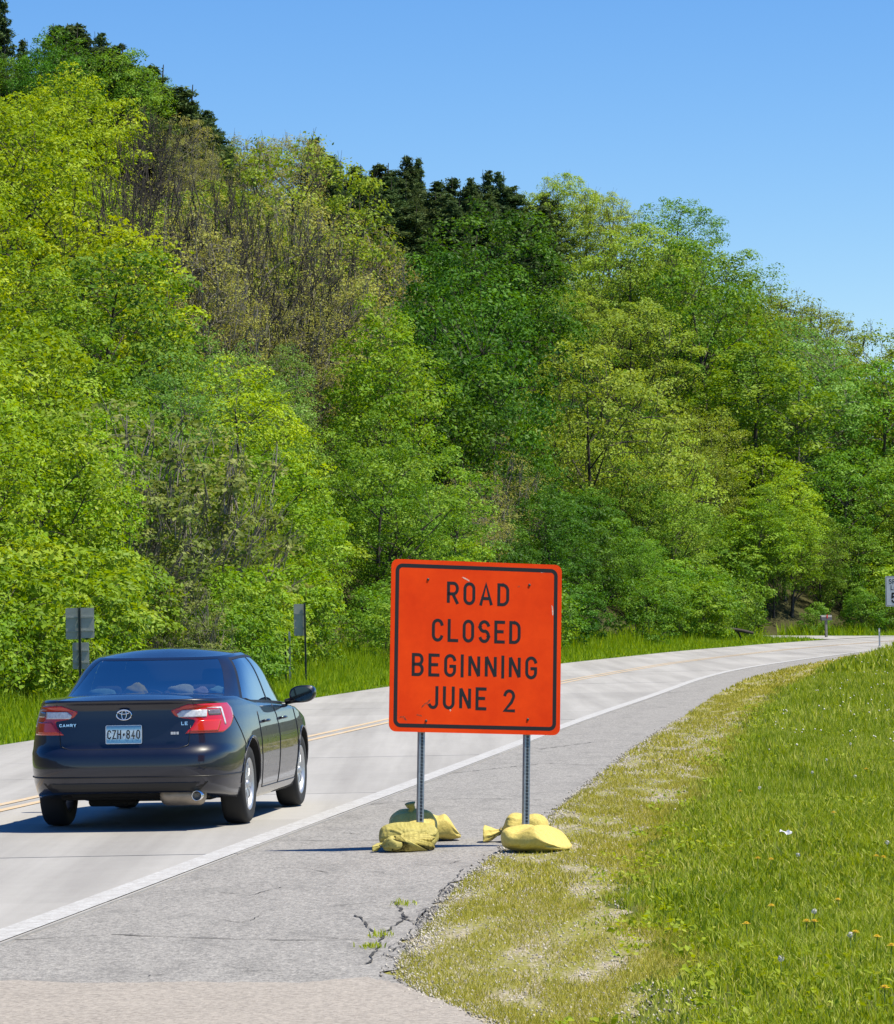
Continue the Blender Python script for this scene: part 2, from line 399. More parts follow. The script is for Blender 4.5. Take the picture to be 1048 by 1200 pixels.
def verge_w(y):
    y = np.asarray(y, float)
    return np.interp(y, LE_Y, LE_X) - SHLD(y)[..., 0] + .05 * np.sin(y * 1.3) + .05 * np.sin(y * 3.7 + 1) + .04 * np.sin(y * 9.1)
ys2 = np.linspace(-18, 150, 1500); fr = np.linspace(0, 1, 9)
X2 = SHLD(ys2)[:, 0][:, None] - .14 + (verge_w(ys2)[:, None] + .14) * fr[None]; Y2 = np.repeat(ys2[:, None], 9, 1)
Z2 = lawn_z(X2, Y2) + .007; Z2[:, 0] = -.03
F2 = np.array([(i*9+j, i*9+j+1, (i+1)*9+j+1, (i+1)*9+j) for i in range(len(ys2)-1) for j in range(8)])
tag(obj('verge', np.stack([X2, Y2, Z2], -1).reshape(-1, 3), F2, M['verge'], smooth=True), kind='structure')

# ------------------------------------------------------------------ wooded bluff beyond the road
RIDGE_D = 44.0
SIL = [(-900, -420), (-400, -220), (-100, -90), (0, -45), (75, 0), (140, 38), (200, 82), (268, 155), (330, 156), (400, 158), (480, 172), (560, 188), (640, 205), (720, 214), (800, 230), (870, 278), (900, 335), (930, 378), (980, 425), (1048, 450), (1200, 470), (1600, 480)]
def ridge_height():
    ps = np.linspace(-15, 262, 140); out = []
    for p in ps:
        q = LEFT(p) + normal_left(p) * RIDGE_D
        if q[1] < 60: out.append(None); continue
        cx, _ = project(q[0], q[1], 15)
        ysil = np.interp(cx, [a[0] for a in SIL], [a[1] for a in SIL])
        lo, hi = 0., 80.
        for _ in range(40):
            mid = (lo + hi) / 2
            if project(q[0], q[1], mid)[1] > ysil: lo = mid
            else: hi = mid
        out.append(lo)
    first = next(v for v in out if v is not None)
    return ps, np.array([min(first if v is None else v, 40) for v in out])
RP, RH = ridge_height()
RIDGE_TREE = 7.2
def hill_z(p, d):
    hr = np.maximum(np.interp(p, RP, RH) - RIDGE_TREE, 2.0)
    e = np.clip((np.asarray(d, float) - 4.0) / (RIDGE_D - 4.0), 0, None)
    pr = np.where(e < 1, 1.06 * e ** 1.12 - .06 * e ** 3, 1 + .1 * (1 - np.exp(-(e - 1) * 4)))
    ditch = -.28 * np.exp(-((np.asarray(d, float) - 2.6) / .9) ** 2)
    z = hr * pr + ditch + .25 * np.sin(np.asarray(p) * .35 + np.asarray(d) * .5) * np.clip(e * 4, 0, 1) - .03 * (np.asarray(d) < .3)
    dd = np.asarray(d, float); cd = np.abs(np.asarray(p) - DRIVE_C(dd)); f = np.clip((cd - 3.4 - 3.0 * np.exp(-dd / 2.5)) / 4.5, 0, 1) ** .8; f = np.maximum(f, np.clip((dd - 20) / 8, 0, 1))
    return f * z + (1 - f) * np.minimum(z, .030 * dd - .03)
DRIVE_C = lambda d: 181.5 - .30 * d
hp_ = np.linspace(-18, 262, 200); hd = np.r_[-.05, .4, .8, 1.3, 1.8, 2.2, 2.6, 3.0, 3.5, 4.2, 5, np.linspace(6, 48, 30), 55, 70, 110, 200]
PP, DD = np.meshgrid(hp_, hd, indexing='ij')
Q = LEFT(PP) + normal_left(PP) * DD[..., None]
ZZ = hill_z(PP, DD); nd = len(hd)
V = np.concatenate([Q, ZZ[..., None]], -1).reshape(-1, 3)
F = np.array([(i*nd+j+1, i*nd+j, (i+1)*nd+j, (i+1)*nd+j+1) for i in range(len(hp_)-1) for j in range(nd-1)])
fd = np.array([hd[f % nd].mean() for f in F])
dp = np.linspace(0, 1, 25); dl = np.linspace(-1, 1, 9); DV = []
for d_ in dp * 19:
    for l_ in dl:
        pp_ = DRIVE_C(d_) + l_ * (2.3 + 4.0 * np.exp(-d_ / 2.2)); q_ = LEFT(pp_) + normal_left(pp_) * d_; DV.append((q_[0], q_[1], .030 * d_ + .014))
tag(obj('far_driveway', DV, [(i*9+j, i*9+j+1, (i+1)*9+j+1, (i+1)*9+j) for i in range(24) for j in range(8)], M['concrete']), kind='structure')
tag(obj('roadside_bank', V, F[fd < 4.1], M['meadow'], smooth=True), kind='structure')
tag(obj('hillside', V, F[fd >= 4.1], M['litter'], smooth=True), kind='structure')

# ------------------------------------------------------------------ trees
def tubes_np(segs, n=5):
    """segs: list of (points (k,3), radii (k)) -> one vertex/face array"""
    VV, FF, off = [], [], 0
    ang = np.arange(n) * 2 * np.pi / n
    for P, r in segs:
        P = np.asarray(P, float); k = len(P)
        T = np.gradient(P, axis=0); T /= np.linalg.norm(T, axis=1, keepdims=True) + 1e-9
        ref = np.where(np.abs(T[:, 2:3]) < .9, np.array([[0, 0, 1.]]), np.array([[1., 0, 0]]))
        A = np.cross(T, ref); A /= np.linalg.norm(A, axis=1, keepdims=True); B = np.cross(T, A)
        V = P[:, None] + (A[:, None] * np.cos(ang)[None, :, None] + B[:, None] * np.sin(ang)[None, :, None]) * np.asarray(r)[:, None, None]
        VV.append(V.reshape(-1, 3))
        i, j = np.meshgrid(np.arange(k - 1), np.arange(n), indexing='ij'); i = i.ravel(); j = j.ravel()
        FF.append(np.stack([i*n+j, i*n+(j+1) % n, (i+1)*n+(j+1) % n, (i+1)*n+j], -1) + off); off += k * n
    return np.concatenate(VV), np.concatenate(FF)
def leaves_np(r, Pc, Nn, size, wid=.55, fold=.25):
    """one folded diamond leaf for each point; Nn = preferred normals"""
    n = len(Pc)
    Nn = Nn / (np.linalg.norm(Nn, axis=1, keepdims=True) + 1e-9)
    D = r.normal(size=(n, 3)); D -= Nn * (D * Nn).sum(1, keepdims=True); D /= np.linalg.norm(D, axis=1, keepdims=True) + 1e-9
    S = np.cross(Nn, D); L = size * r.uniform(.65, 1.25, (n, 1)); Wd = L * wid
    a = Pc - D * L * .5; b = Pc + D * L * .5
    l = Pc + S * Wd * .5 + Nn * L * fold * .3 - D * L * .08; q = Pc - S * Wd * .5 + Nn * L * fold * .3 - D * L * .08
    V = np.stack([a, l, b, q], 1).reshape(-1, 3)
    base = np.arange(n)[:, None] * 4
    F = np.concatenate([base + np.array([[0, 1, 2]]), base + np.array([[0, 2, 3]])])
    return V, F
def bezier(a, b, c, k=6):
    t = np.linspace(0, 1, k)[:, None]; return (1-t)**2 * a + 2*t*(1-t) * b + t*t * c

def broadleaf(seed, H=8.0, Rr=2.6, cb=.22, ncl=90, rcl=.55, nl=150, leaf=.13, flat=.8, nprim=10, upw=.55, sticks=0, lob=.3, wid=.55, fan=.5, trunk_r=.016, multi=1, tip_only=False):
    r = np.random.default_rng(seed)
    segs = []
    zc = (cb + 1) / 2 * H; ah = (1 - cb) / 2 * H
    stems = []
    for m in range(multi):
        top = np.array([r.normal(0, .12) * Rr, r.normal(0, .12) * Rr, H * .82]) + (np.r_[r.normal(0, .45, 2) * Rr, 0] if multi > 1 else 0)
        b0 = np.r_[r.normal(0, .08, 2) * (multi > 1) * Rr, -.5]
        mid = (b0 + top) / 2 + np.r_[r.normal(0, .13, 2) * Rr, 0]
        P = bezier(b0, mid, top, 10); rad = np.linspace(1, .18, 10) ** .9 * H * trunk_r / (multi ** .5); rad[0] *= 1.35
        segs.append((P, rad)); stems.append((P, rad))
    # lobed crown envelope
    lobes = r.normal(size=(7, 3)); lobes /= np.linalg.norm(lobes, axis=1, keepdims=True); lw = r.uniform(-lob, lob, 7)
    d = r.normal(size=(ncl * 3, 3)); d[:, 2] += .25; d /= np.linalg.norm(d, axis=1, keepdims=True)
    env = 1 + (np.clip(d @ lobes.T, 0, 1) ** 3 * lw).sum(1)
    f = np.where(r.random(ncl * 3) < .78, r.uniform(.78, 1.0, ncl * 3), r.uniform(.35, .78, ncl * 3))
    Pc = np.c_[d[:, 0] * Rr, d[:, 1] * Rr, d[:, 2] * ah * np.where(d[:, 2] < 0, .95, 1)] * (env * f)[:, None] + np.array([0, 0, zc])
    keep = []                                    # spread out a little
    for i in range(len(Pc)):
        if all(np.linalg.norm(Pc[i] - Pc[j]) > rcl * 1.30 for j in keep): keep.append(i)
        if len(keep) >= ncl: break
    Pc = Pc[keep]; n = len(Pc)
    # limbs
    pri = r.choice(n, min(nprim, n), replace=False); nodes = []
    for i in pri:
        e = Pc[i]; sp, sr = stems[r.integers(len(stems))]
        hz = np.clip(e[2] - np.hypot(e[0], e[1]) * r.uniform(.6, 1.3), cb * H * .55, H * .78)
        k = np.argmin(abs(sp[:, 2] - hz)); a = sp[k]
        mid = a * .5 + e * .5 + np.r_[0, 0, r.uniform(-.1, .35) * upw] * np.linalg.norm(e - a)
        P = bezier(a, mid, e, 7); rr = np.linspace(sr[k] * .6, .012, 7)
        segs.append((P, rr)); nodes += [(P[j], rr[j]) for j in range(2, 6)]
    NP = np.array([q[0] for q in nodes]); NR = np.array([q[1] for q in nodes])
    for i in range(n):
        if i in pri: continue
        e = Pc[i]; j = np.argmin(np.linalg.norm(NP - e, axis=1) + (NP[:, 2] > e[2] + .2) * 1.0); a = NP[j]
        mid = (a + e) / 2 + np.r_[0, 0, .15] * np.linalg.norm(e - a)
        segs.append((bezier(a, mid, e, 5), np.linspace(NR[j] * .65, .008, 5)))
    # extra bare twigs fanning up and out
    for s in range(sticks):
        i = r.integers(n); e = Pc[i]; out = e - np.r_[0, 0, zc - ah * .5]; out /= np.linalg.norm(out) + 1e-9
        out = out * fan + np.r_[0, 0, 1 - fan] + r.normal(0, .22, 3); out /= np.linalg.norm(out)
        Lw = r.uniform(.5, 1.3); a = e - out * Lw * .5
        segs.append((bezier(a, a + out * Lw * .5 + r.normal(0, .08, 3), a + out * Lw, 4), np.linspace(.012, .004, 4)))
    tv, tf = tubes_np(segs)
    # leaf sprays
    nl = nl * ncl / n if n < ncl else nl
    if nl > 60: nl, leaf = nl * .66, leaf * 1.22
    cnt = np.maximum(4, r.normal(nl, nl * .3, n)).astype(int); idx = np.repeat(np.arange(n), cnt); m = len(idx)
    u = r.normal(size=(m, 3)); u[:, 2] = np.where(r.random(m) < .55, np.abs(u[:, 2]), u[:, 2]); u /= np.linalg.norm(u, axis=1, keepdims=True)
    cr = rcl * r.uniform(.7, 1.35, n)
    rad = r.random(m) ** .28 * cr[idx]
    tilt = r.normal(0, .25, (n, 2))[idx]
    off = u * rad[:, None] * np.array([1, 1, flat]); off[:, 2] += off[:, 0] * tilt[:, 0] + off[:, 1] * tilt[:, 1]
    P = Pc[idx] + off
    outw = P - np.array([0, 0, zc - ah * .3]); outw /= np.linalg.norm(outw, axis=1, keepdims=True) + 1e-9
    Nn = np.array([0, 0, .30]) + outw * .40 + u * .75 + r.normal(0, .55, (m, 3))
    lv, lf = leaves_np(r, P, Nn, leaf, wid)
    ct = r.random(n)[idx] * .6 + r.random(m) * .4
    return (tv, tf), (lv, lf, np.repeat(ct, 4))

def conifer(seed, H=7.0, Rr=1.5, nl=15000, ragged=.3):
    r = np.random.default_rng(seed); segs = []
    P = np.c_[np.linspace(0, r.normal(0, .15), 8), np.linspace(0, r.normal(0, .15), 8), np.linspace(-.5, H, 8)]
    segs.append((P, np.linspace(.11, .012, 8)))
    tips = []; z = .12 * H
    while z < H * .985:
        k = 1 - z / H; nb = int(4 + 3 * k)
        for b in range(nb):
            if r.random() < .12: continue
            a = r.random() * 6.283; Lb = Rr * (k ** .75) * r.uniform(1 - ragged * 1.2, 1 + ragged * .5) + .1
            c = np.array([np.cos(a), np.sin(a), 0]); s = np.r_[0, 0, z]
            e = s + c * Lb + np.r_[0, 0, Lb * r.uniform(-.12, .35)]
            q = bezier(s, (s + e) / 2 - np.r_[0, 0, .12 * Lb], e, 5); segs.append((q, np.linspace(.03 * k + .01, .005, 5)))
            tips.append((s, e, Lb))
        z += .13 + .12 * k * r.random()
    Lw = np.array([t[2] for t in tips]); pr = Lw / Lw.sum(); idx = r.choice(len(tips), nl, p=pr)
    S = np.array([t[0] for t in tips])[idx]; E = np.array([t[1] for t in tips])[idx]
    t = r.random(nl)[:, None] ** .7; Pp = S + (E - S) * t
    wdt = (.10 + .22 * (Lw[idx][:, None]) * (1 - .6 * t)); Pp += r.normal(0, 1, (nl, 3)) * wdt * np.array([.55, .55, .38])
    nn = np.array([0, 0, .6]) + r.normal(0, .6, (nl, 3))
    lv, lf = leaves_np(r, Pp, nn, .20, .34)
    ct = r.random(len(tips))[idx] * .6 + r.random(nl) * .4
    return tubes_np(segs, 4), (lv, lf, np.repeat(ct, 4))

LM = dict(
    yellow=m_leaf('leaf_yellow_green', (.17, .27, .012), (.33, .46, .022), (.52, .62, .045), .36),
    mid=m_leaf('leaf_mid_green', (.065, .155, .014), (.165, .32, .030), (.32, .48, .065), .34),
    fresh=m_leaf('leaf_fresh_green', (.11, .22, .014), (.25, .41, .028), (.42, .56, .07), .36),
    dark=m_leaf('leaf_deep_green', (.028, .085, .010), (.075, .19, .016), (.17, .34, .035), .3),
    pale=m_leaf('leaf_pale_lime', (.20, .30, .035), (.32, .45, .055), (.45, .56, .09), .36),
    bud=m_leaf('leaf_tan_buds', (.24, .24, .055), (.37, .38, .085), (.50, .52, .13), .36),
    grey=m_leaf('leaf_grey_green', (.11, .23, .035), (.20, .36, .065), (.31, .48, .12), .33),
    olive=m_leaf('leaf_olive', (.14, .21, .02), (.24, .33, .035), (.36, .44, .07), .35),
    pine=m_leaf('needle_dark', (.04, .075, .025), (.085, .14, .045), (.16, .22, .07), .2, .6),
    dusky=m_leaf('leaf_dusky', (.09, .15, .02), (.19, .26, .05), (.40, .45, .15), .38),
)
KINDS = {  # kind: (leaf material, bark, height of the model, prototypes)
 'yellow': ('yellow', 'bark', [broadleaf(11, 8, 2.7, .15, 110, .52, 125, .125, .68), broadleaf(12, 8, 2.4, .12, 100, .5, 125, .125, .68, lob=.45)]),
 'mid': ('mid', 'bark', [broadleaf(21, 8, 2.6, .2, 95, .58, 150, .125), broadleaf(22, 8, 2.3, .12, 95, .55, 140, .125, lob=.45), broadleaf(23, 8, 2.9, .25, 100, .6, 140, .125, nprim=13)]),
 'fresh': ('fresh', 'bark', [broadleaf(31, 8, 2.5, .15, 95, .55, 140, .13), broadleaf(32, 8, 2.2, .1, 95, .5, 140, .12, lob=.45)]),
 'dark': ('dark', 'bark', [broadleaf(41, 8, 2.5, .3, 100, .58, 160, .12), broadleaf(42, 8, 2.3, .18, 95, .55, 150, .12, lob=.4)]),
 'pale': ('pale', 'bark', [broadleaf(51, 8, 2.9, .18, 140, .5, 170, .10, .65, 14, sticks=250, trunk_r=.012)]),
 'bud': ('bud', 'bark_pale', [broadleaf(61, 8, 2.1, .12, 120, .42, 60, .095, .8, 18, 1.2, 420, .25, fan=.3, trunk_r=.011, multi=3), broadleaf(62, 8, 2.4, .12, 120, .42, 75, .095, .8, 16, 1.2, 380, .25, fan=.3, trunk_r=.011, multi=2)]),
 'bare': ('bud', 'bark', [broadleaf(71, 8, 1.9, .3, 90, .4, 7, .09, .8, 20, 1.3, 420, .25, fan=.5, trunk_r=.013, multi=2), broadleaf(72, 8, 1.7, .35, 80, .4, 5, .09, .8, 18, 1.3, 380, .25, fan=.5, trunk_r=.014, multi=2)]),
 'grey': ('grey', 'bark_pale', [broadleaf(81, 8, 2.4, .15, 110, .52, 150, .095, .8), broadleaf(82, 8, 2.2, .1, 105, .5, 140, .095, .8)]),
 'olive': ('olive', 'bark', [broadleaf(91, 8, 3.0, .22, 115, .55, 120, .11, .65, 14, sticks=200)]),
 'pine': ('pine', 'bark', [conifer(101), conifer(102, 7, 1.2, 12000, .45), conifer(103, 7, 1.8, 15000, .6)]),
 'shrub_y': ('fresh', 'bark', [broadleaf(111, 3, 1.5, -.05, 60, .42, 120, .11, .6, multi=4, trunk_r=.01), broadleaf(112, 3, 1.3, -.08, 60, .4, 110, .11, .6, multi=4, trunk_r=.01)]),
 'shrub_m': ('mid', 'bark', [broadleaf(121, 3, 1.5, -.05, 60, .42, 120, .11, .6, multi=4, trunk_r=.01), broadleaf(122, 3, 1.4, -.1, 60, .4, 110, .10, .6, multi=4, trunk_r=.01)]),
 'shrub_k': ('dark', 'bark', [broadleaf(141, 3, 1.5, -.05, 60, .42, 120, .11, .6, multi=4, trunk_r=.01)]),  # dark leaf colour stands in for shade at the foot of the woods
 'shrub_d': ('dusky', 'bark_pale', [broadleaf(131, 4, 1.7, -.02, 70, .42, 90, .11, .5, sticks=350, multi=5, trunk_r=.009)]),
}
PROTO = {}
for kn, (lm, bk, protos) in KINDS.items():
    PROTO[kn] = []
    for (tv, tf), (lv, lf, at) in protos:
        tm = mesh_from('trunk_mesh', tv, tf, True); tm.materials.append(M[bk])
        cm = mesh_from('crown_mesh', lv, lf, False, at); cm.materials.append(LM[lm])
        PROTO[kn].append((tm, cm, 3.0 if kn in ('shrub_y', 'shrub_m', 'shrub_k') else 4.0 if kn == 'shrub_d' else 7.0 if kn == 'pine' else 8.0))
NAME = {'yellow': 'maple_tree', 'mid': 'leafy_tree', 'fresh': 'young_tree', 'dark': 'deep_green_tree', 'pale': 'pale_tree', 'bud': 'budding_tree', 'bare': 'bare_tree',
        'grey': 'grey_green_tree', 'olive': 'olive_tree', 'pine': 'conifer_tree', 'shrub_y': 'shrub', 'shrub_m': 'shrub', 'shrub_d': 'shrub', 'shrub_k': 'shrub'}
LOOK = {'yellow': 'yellow-green spring-leaved tree', 'mid': 'mid green leafy tree', 'fresh': 'fresh light green tree', 'dark': 'deep green dense tree',
        'pale': 'pale lime fine-leaved spreading tree', 'bud': 'tan budding tree with thin branches', 'bare': 'nearly leafless dark-branched tree', 'grey': 'grey-green soft-leaved tree',
        'olive': 'olive green spreading tree', 'pine': 'dark conifer with spiky top', 'shrub_y': 'fresh green shrub', 'shrub_m': 'mid green shrub', 'shrub_k': 'deep green shade-toned shrub', 'shrub_d': 'dusky twiggy shrub with pale leaves'}
ZONE = [(5.0, 'on the verge edge at the foot of the woods', 'shrubs at the edge of the woods'), (8.5, 'in the front row of the woods beyond the road', 'front row of the woods'),
        (20, 'on the lower slope behind the front row', 'trees on the lower slope'), (34, 'on the upper slope of the bluff', 'trees on the upper slope'), (999, 'on the skyline of the bluff', 'trees on the skyline')]
tr = np.random.default_rng(99)
NT = 0
MARKS = [(60, 'above the route marker sign'), (200, 'above the dark sedan'), (330, 'above the small sign'), (445, 'between the two signs'), (590, 'above the orange sign'), (700, 'just past the orange sign'), (850, 'halfway to the far driveway'), (960, 'above the far driveway'), (9999, 'above the road bend')]
ZN = ['at the verge edge', 'in the front row', 'on the lower slope', 'on the upper slope', 'on the skyline']
def plant(kind, x, y, z, height, wide=1.0, label=None, d=10., var=None, rz=None):
    global NT
    pr = PROTO[kind]; v = (tr.integers(len(pr)) if var is None else var) % len(pr); tm, cm, h0 = pr[v]
    e = empty(NAME[kind], (x, y, z), tr.uniform(0, 6.28) if rz is None else rz)
    s = height / h0; e.scale = (s * wide, s * wide, s)
    for nm, me in (('trunk', tm), ('crown', cm)):
        o = bpy.data.objects.new(nm, me); C.objects.link(o); o.parent = e
    zi = next(i for i, q in enumerate(ZONE) if d < q[0]); zn = ZONE[zi]
    rel = height / (3.2 if 'shrub' in kind else [4, 5.5, 8, 7.5, 7.2][zi]); size = 'small ' if rel < .85 else 'tall ' if rel > 1.1 else ''
    mk = next(q[1] for q in MARKS if project(x, y, z)[0] < q[0])
    lab = label or (size + LOOK[kind].split(' with')[0] + ' ' + ZN[zi] + ' ' + mk)
    tag(e, lab, 'shrub' if 'shrub' in kind else 'tree', None if label else lab.split(' ', 1)[1] if size else lab)
    NT += 1
    return e
# which sort of tree the photograph shows where: (x, y, spread x, spread y, kind)
SPOTS = [(20, 300, 70, 120, 'yellow'), (90, 340, 50, 70, 'yellow'), (30, 480, 70, 80, 'fresh'), (20, 160, 60, 50, 'yellow'), (140, 370, 40, 40, 'yellow'), (40, 640, 60, 80, 'fresh'),
 (130, 450, 70, 55, 'mid'), (90, 520, 60, 60, 'fresh'), (210, 470, 45, 40, 'mid'), (250, 520, 60, 80, 'grey'), (185, 600, 42, 55, 'dusk'), (300, 640, 50, 70, 'fresh'), (290, 560, 40, 50, 'yellow'),
 (120, 30, 90, 70, 'mid'), (60, 60, 60, 60, 'dark'), (200, 110, 60, 40, 'pine'), (30, 20, 60, 60, 'mid'), (240, 140, 40, 30, 'dark'), (100, 130, 60, 40, 'dark'), (200, 155, 30, 15, 'fresh'), (60, 205, 60, 40, 'yellow'),
 (165, 230, 36, 60, 'bare'), (230, 300, 60, 90, 'bud'), (300, 270, 50, 60, 'bud'), (310, 360, 40, 40, 'fresh'), (270, 340, 30, 40, 'olive'), (350, 300, 30, 40, 'olive'), (390, 330, 50, 100, 'bud'), (420, 440, 40, 50, 'bud'), (200, 380, 25, 30, 'bare'), (330, 420, 60, 60, 'bud'),
 (330, 175, 50, 20, 'fresh'), (290, 190, 30, 30, 'fresh'), (420, 230, 60, 30, 'fresh'), (480, 240, 60, 25, 'olive'),
 (440, 185, 80, 25, 'pine'), (540, 200, 60, 30, 'pine'), (610, 205, 50, 30, 'pine'), (395, 165, 25, 20, 'pine'), (500, 180, 30, 15, 'grey'),
 (380, 560, 60, 70, 'mid'), (440, 530, 60, 50, 'fresh'), (350, 480, 40, 40, 'grey'), (470, 600, 60, 60, 'mid'), (420, 660, 50, 50, 'mid'),
 (530, 350, 110, 110, 'dark'), (530, 460, 80, 60, 'dark'), (560, 600, 35, 60, 'bud'), (620, 620, 50, 70, 'dark'), (650, 520, 60, 70, 'dark'), (680, 660, 50, 70, 'dark'),
 (610, 250, 40, 25, 'pale'), (690, 320, 80, 90, 'pale'), (750, 400, 60, 60, 'pale'), (660, 240, 30, 30, 'fresh'),
 (720, 230, 60, 30, 'mid'), (790, 260, 60, 60, 'mid'), (850, 320, 50, 60, 'mid'), (830, 420, 60, 60, 'mid'), (720, 560, 50, 60, 'mid'), (800, 530, 60, 50, 'olive'),
 (790, 650, 60, 60, 'mid'), (870, 600, 40, 60, 'fresh'), (880, 500, 50, 60, 'fresh'), (910, 640, 40, 60, 'fresh'), (850, 680, 40, 50, 'mid'),
 (940, 410, 60, 40, 'olive'), (1010, 430, 60, 60, 'olive'), (950, 490, 50, 50, 'grey'), (970, 560, 50, 50, 'grey'), (990, 640, 50, 60, 'mid'), (1030, 560, 40, 50, 'mid'), (1040, 660, 40, 40, 'fresh'), (900, 370, 40, 30, 'mid'), (960, 375, 40, 20, 'grey')]
def kind_at(px, py):
    best = min(SPOTS, key=lambda s: ((px - s[0]) / s[2]) ** 2 + ((py - s[1]) / s[3]) ** 2)
    return best[4]
def at_pd(p, d):
    q = LEFT(np.float64(p)) + normal_left(np.float64(p)) * d; return float(q[0]), float(q[1]), float(hill_z(p, d))
rows = [(6.3, 3.6, 4.7), (9.3, 4.5, 7.2), (14, 5.4, 8.9), (20, 5.8, 9.6), (26.5, 6.0, 9.0), (33, 5.4, 6.6), (38.5, 4.9, 5.4), (44, 4.6, RIDGE_TREE), (50, 6.5, RIDGE_TREE)]
for d0, step, h0 in rows:
    L = LEFT(RP) + normal_left(RP) * d0; cu = np.r_[0, np.cumsum(np.linalg.norm(np.diff(L, axis=0), axis=1))]
    a = tr.uniform(0, step)
    while a < cu[-1]:
        p = float(np.interp(a, cu, RP)); d = d0 + tr.normal(0, .9 if d0 > 8 else .4); a += step * tr.uniform(.75, 1.25)
        x, y, z = at_pd(p, d); h = h0 * tr.uniform(.72, 1.2)
        pq = project(x, y, z + h * .6)[0]
        if pq < 260 and 10 < d0 < 40: h *= .74 + .26 * max(0, pq) / 260
        if 345 < pq < 680 and 20 < d0 < 40: h *= .64
        if pq > 880 and d0 > 18: h *= .82
        if 640 < pq < 790 and d0 < 16: h *= .74
        if 120 < pq < 430 and 8 < d0 < 18: h *= .80
        px, py = project(x, y, z + h * .62)
        if not (-330 < px < 1230) or py < -420: continue
        if d < 17 and abs(p - DRIVE_C(d)) < 4.4: continue
        if d0 < 8 and 385 < px < 445: continue
        ppm = FPX / y
        k = kind_at(px, py)
        if k == 'dusk': k = 'shrub_d' if d0 < 8 else 'mid'
        if d0 < 8 and k in ('pine', 'bare'): k = 'mid'
        if d0 >= 44 and h0 == RIDGE_TREE:        # keep the skyline at its height
            h = RIDGE_TREE * tr.uniform(.86, 1.02)
        if d0 >= 44 and (px < 275 or 365 < px < 655): k = ('pine' if tr.random() < .72 else 'dark' if px < 275 else 'grey')
        if d0 > 36 and d0 < 40 and 380 < px < 640: k = 'pine' if tr.random() < .5 else 'fresh'
        plant(k, x, y, z, h, tr.uniform(.95, 1.25) * (1.15 if px > 850 else 1) if k != 'pine' else tr.uniform(.9, 1.25), d=d0)
for d0 in (39, 41, 43, 45, 47):
    L = LEFT(RP) + normal_left(RP) * d0; cu = np.r_[0, np.cumsum(np.linalg.norm(np.diff(L, axis=0), axis=1))]; a = 0.
    while a < cu[-1]:
        p = float(np.interp(a, cu, RP)); a += tr.uniform(2.0, 3.6); x, y, z = at_pd(p, d0 + tr.normal(0, .5)); h = tr.uniform(6.1, 7.0)
        px, py = project(x, y, z + h * .6)
        if not (372 < px < 648 or 60 < px < 262): continue
        if px < 262 and tr.random() < .45: plant('dark' if tr.random() < .6 else 'mid', x, y, z, h * .95, 1.15, d=d0)
        else: plant('pine', x, y, z, h * (.9 if px > 300 else 1.0), tr.uniform(1.5, 2.1), d=d0)
# understorey filling the gaps between the stems
DENSE = (15.5, 22.5, 28.5, 35, 43)
for d0, step, h0 in ((5.6, 2.3, 2.7), (8.0, 2.9, 3.2), (11.8, 5.5, 3.2), (17, 8, 3.4), (30, 9, 3.4), (41, 8, 3.2), (15.5, 5, 4), (22.5, 5, 4.4), (28.5, 5, 4.4), (35, 5, 4.2), (43, 5, 4.2)):
    L = LEFT(RP) + normal_left(RP) * d0; cu = np.r_[0, np.cumsum(np.linalg.norm(np.diff(L, axis=0), axis=1))]; a = tr.uniform(0, step)
    while a < cu[-1]:
        p = float(np.interp(a, cu, RP)); d = d0 + tr.normal(0, .6); a += step * tr.uniform(.75, 1.3)
        x, y, z = at_pd(p, d); h = h0 * tr.uniform(.75, 1.2); px, py = project(x, y, z + h * .6)
        if not (-330 < px < 1200) or py < -40: continue
        if d0 < 13 and 378 < px < 450: continue
        if d0 < 9 and (590 < px < 770 or 870 < px < 1010) and tr.random() < .6: continue
        if d < 18 and abs(p - DRIVE_C(d)) < 4.2: continue
        if px < 800 and d0 in DENSE: continue
        k = kind_at(px, py); k = {'yellow': 'shrub_y', 'fresh': 'shrub_y', 'pale': 'shrub_y', 'olive': 'shrub_y', 'bud': 'shrub_d' if tr.random() < .4 else 'shrub_y', 'dusk': 'shrub_d', 'bare': 'shrub_d', 'dark': 'shrub_k', 'pine': 'shrub_k'}.get(k, 'shrub_m')
        plant(k, x, y, z, h, tr.uniform(1.0, 1.4), d=d0)
# shrubs at the foot of the trees
a = 0.0; L = LEFT(RP) + normal_left(RP) * 4.2; cu = np.r_[0, np.cumsum(np.linalg.norm(np.diff(L, axis=0), axis=1))]
while a < cu[-1]:
    p = float(np.interp(a, cu, RP)); d = 4.2 + tr.normal(0, .45); a += tr.uniform(1.3, 2.6)
    x, y, z = at_pd(p, d); px, py = project(x, y, z + 1)
    if not (-330 < px < 1200): continue
    if 370 < px < 440 or abs(p - DRIVE_C(d)) < 5: continue        # dark gap behind the sign, driveway mouth
    if (590 < px < 770 or 870 < px < 1010) and tr.random() < .55: continue
    k = 'shrub_k' if 590 < px < 740 and tr.random() < .6 else 'shrub_y' if (px < 90 or 280 < px < 345 or 560 < px < 590 or 880 < px < 900) else 'shrub_d' if 140 < px < 220 else ('shrub_m' if tr.random() < .7 else 'shrub_y')
    plant(k, x, y, z, tr.uniform(1.5, 3.0) * (1.2 if px < 120 else 1), tr.uniform(.9, 1.25), d=4.2)
def on_column(px, d, h=.5):
    lo, hi = 20., 255.
    for _ in range(50):
        m = (lo + hi) / 2; x, y, z = at_pd(m, d)
        if project(x, y, z + h)[0] < px: lo = m
        else: hi = m
    return at_pd(lo, d)
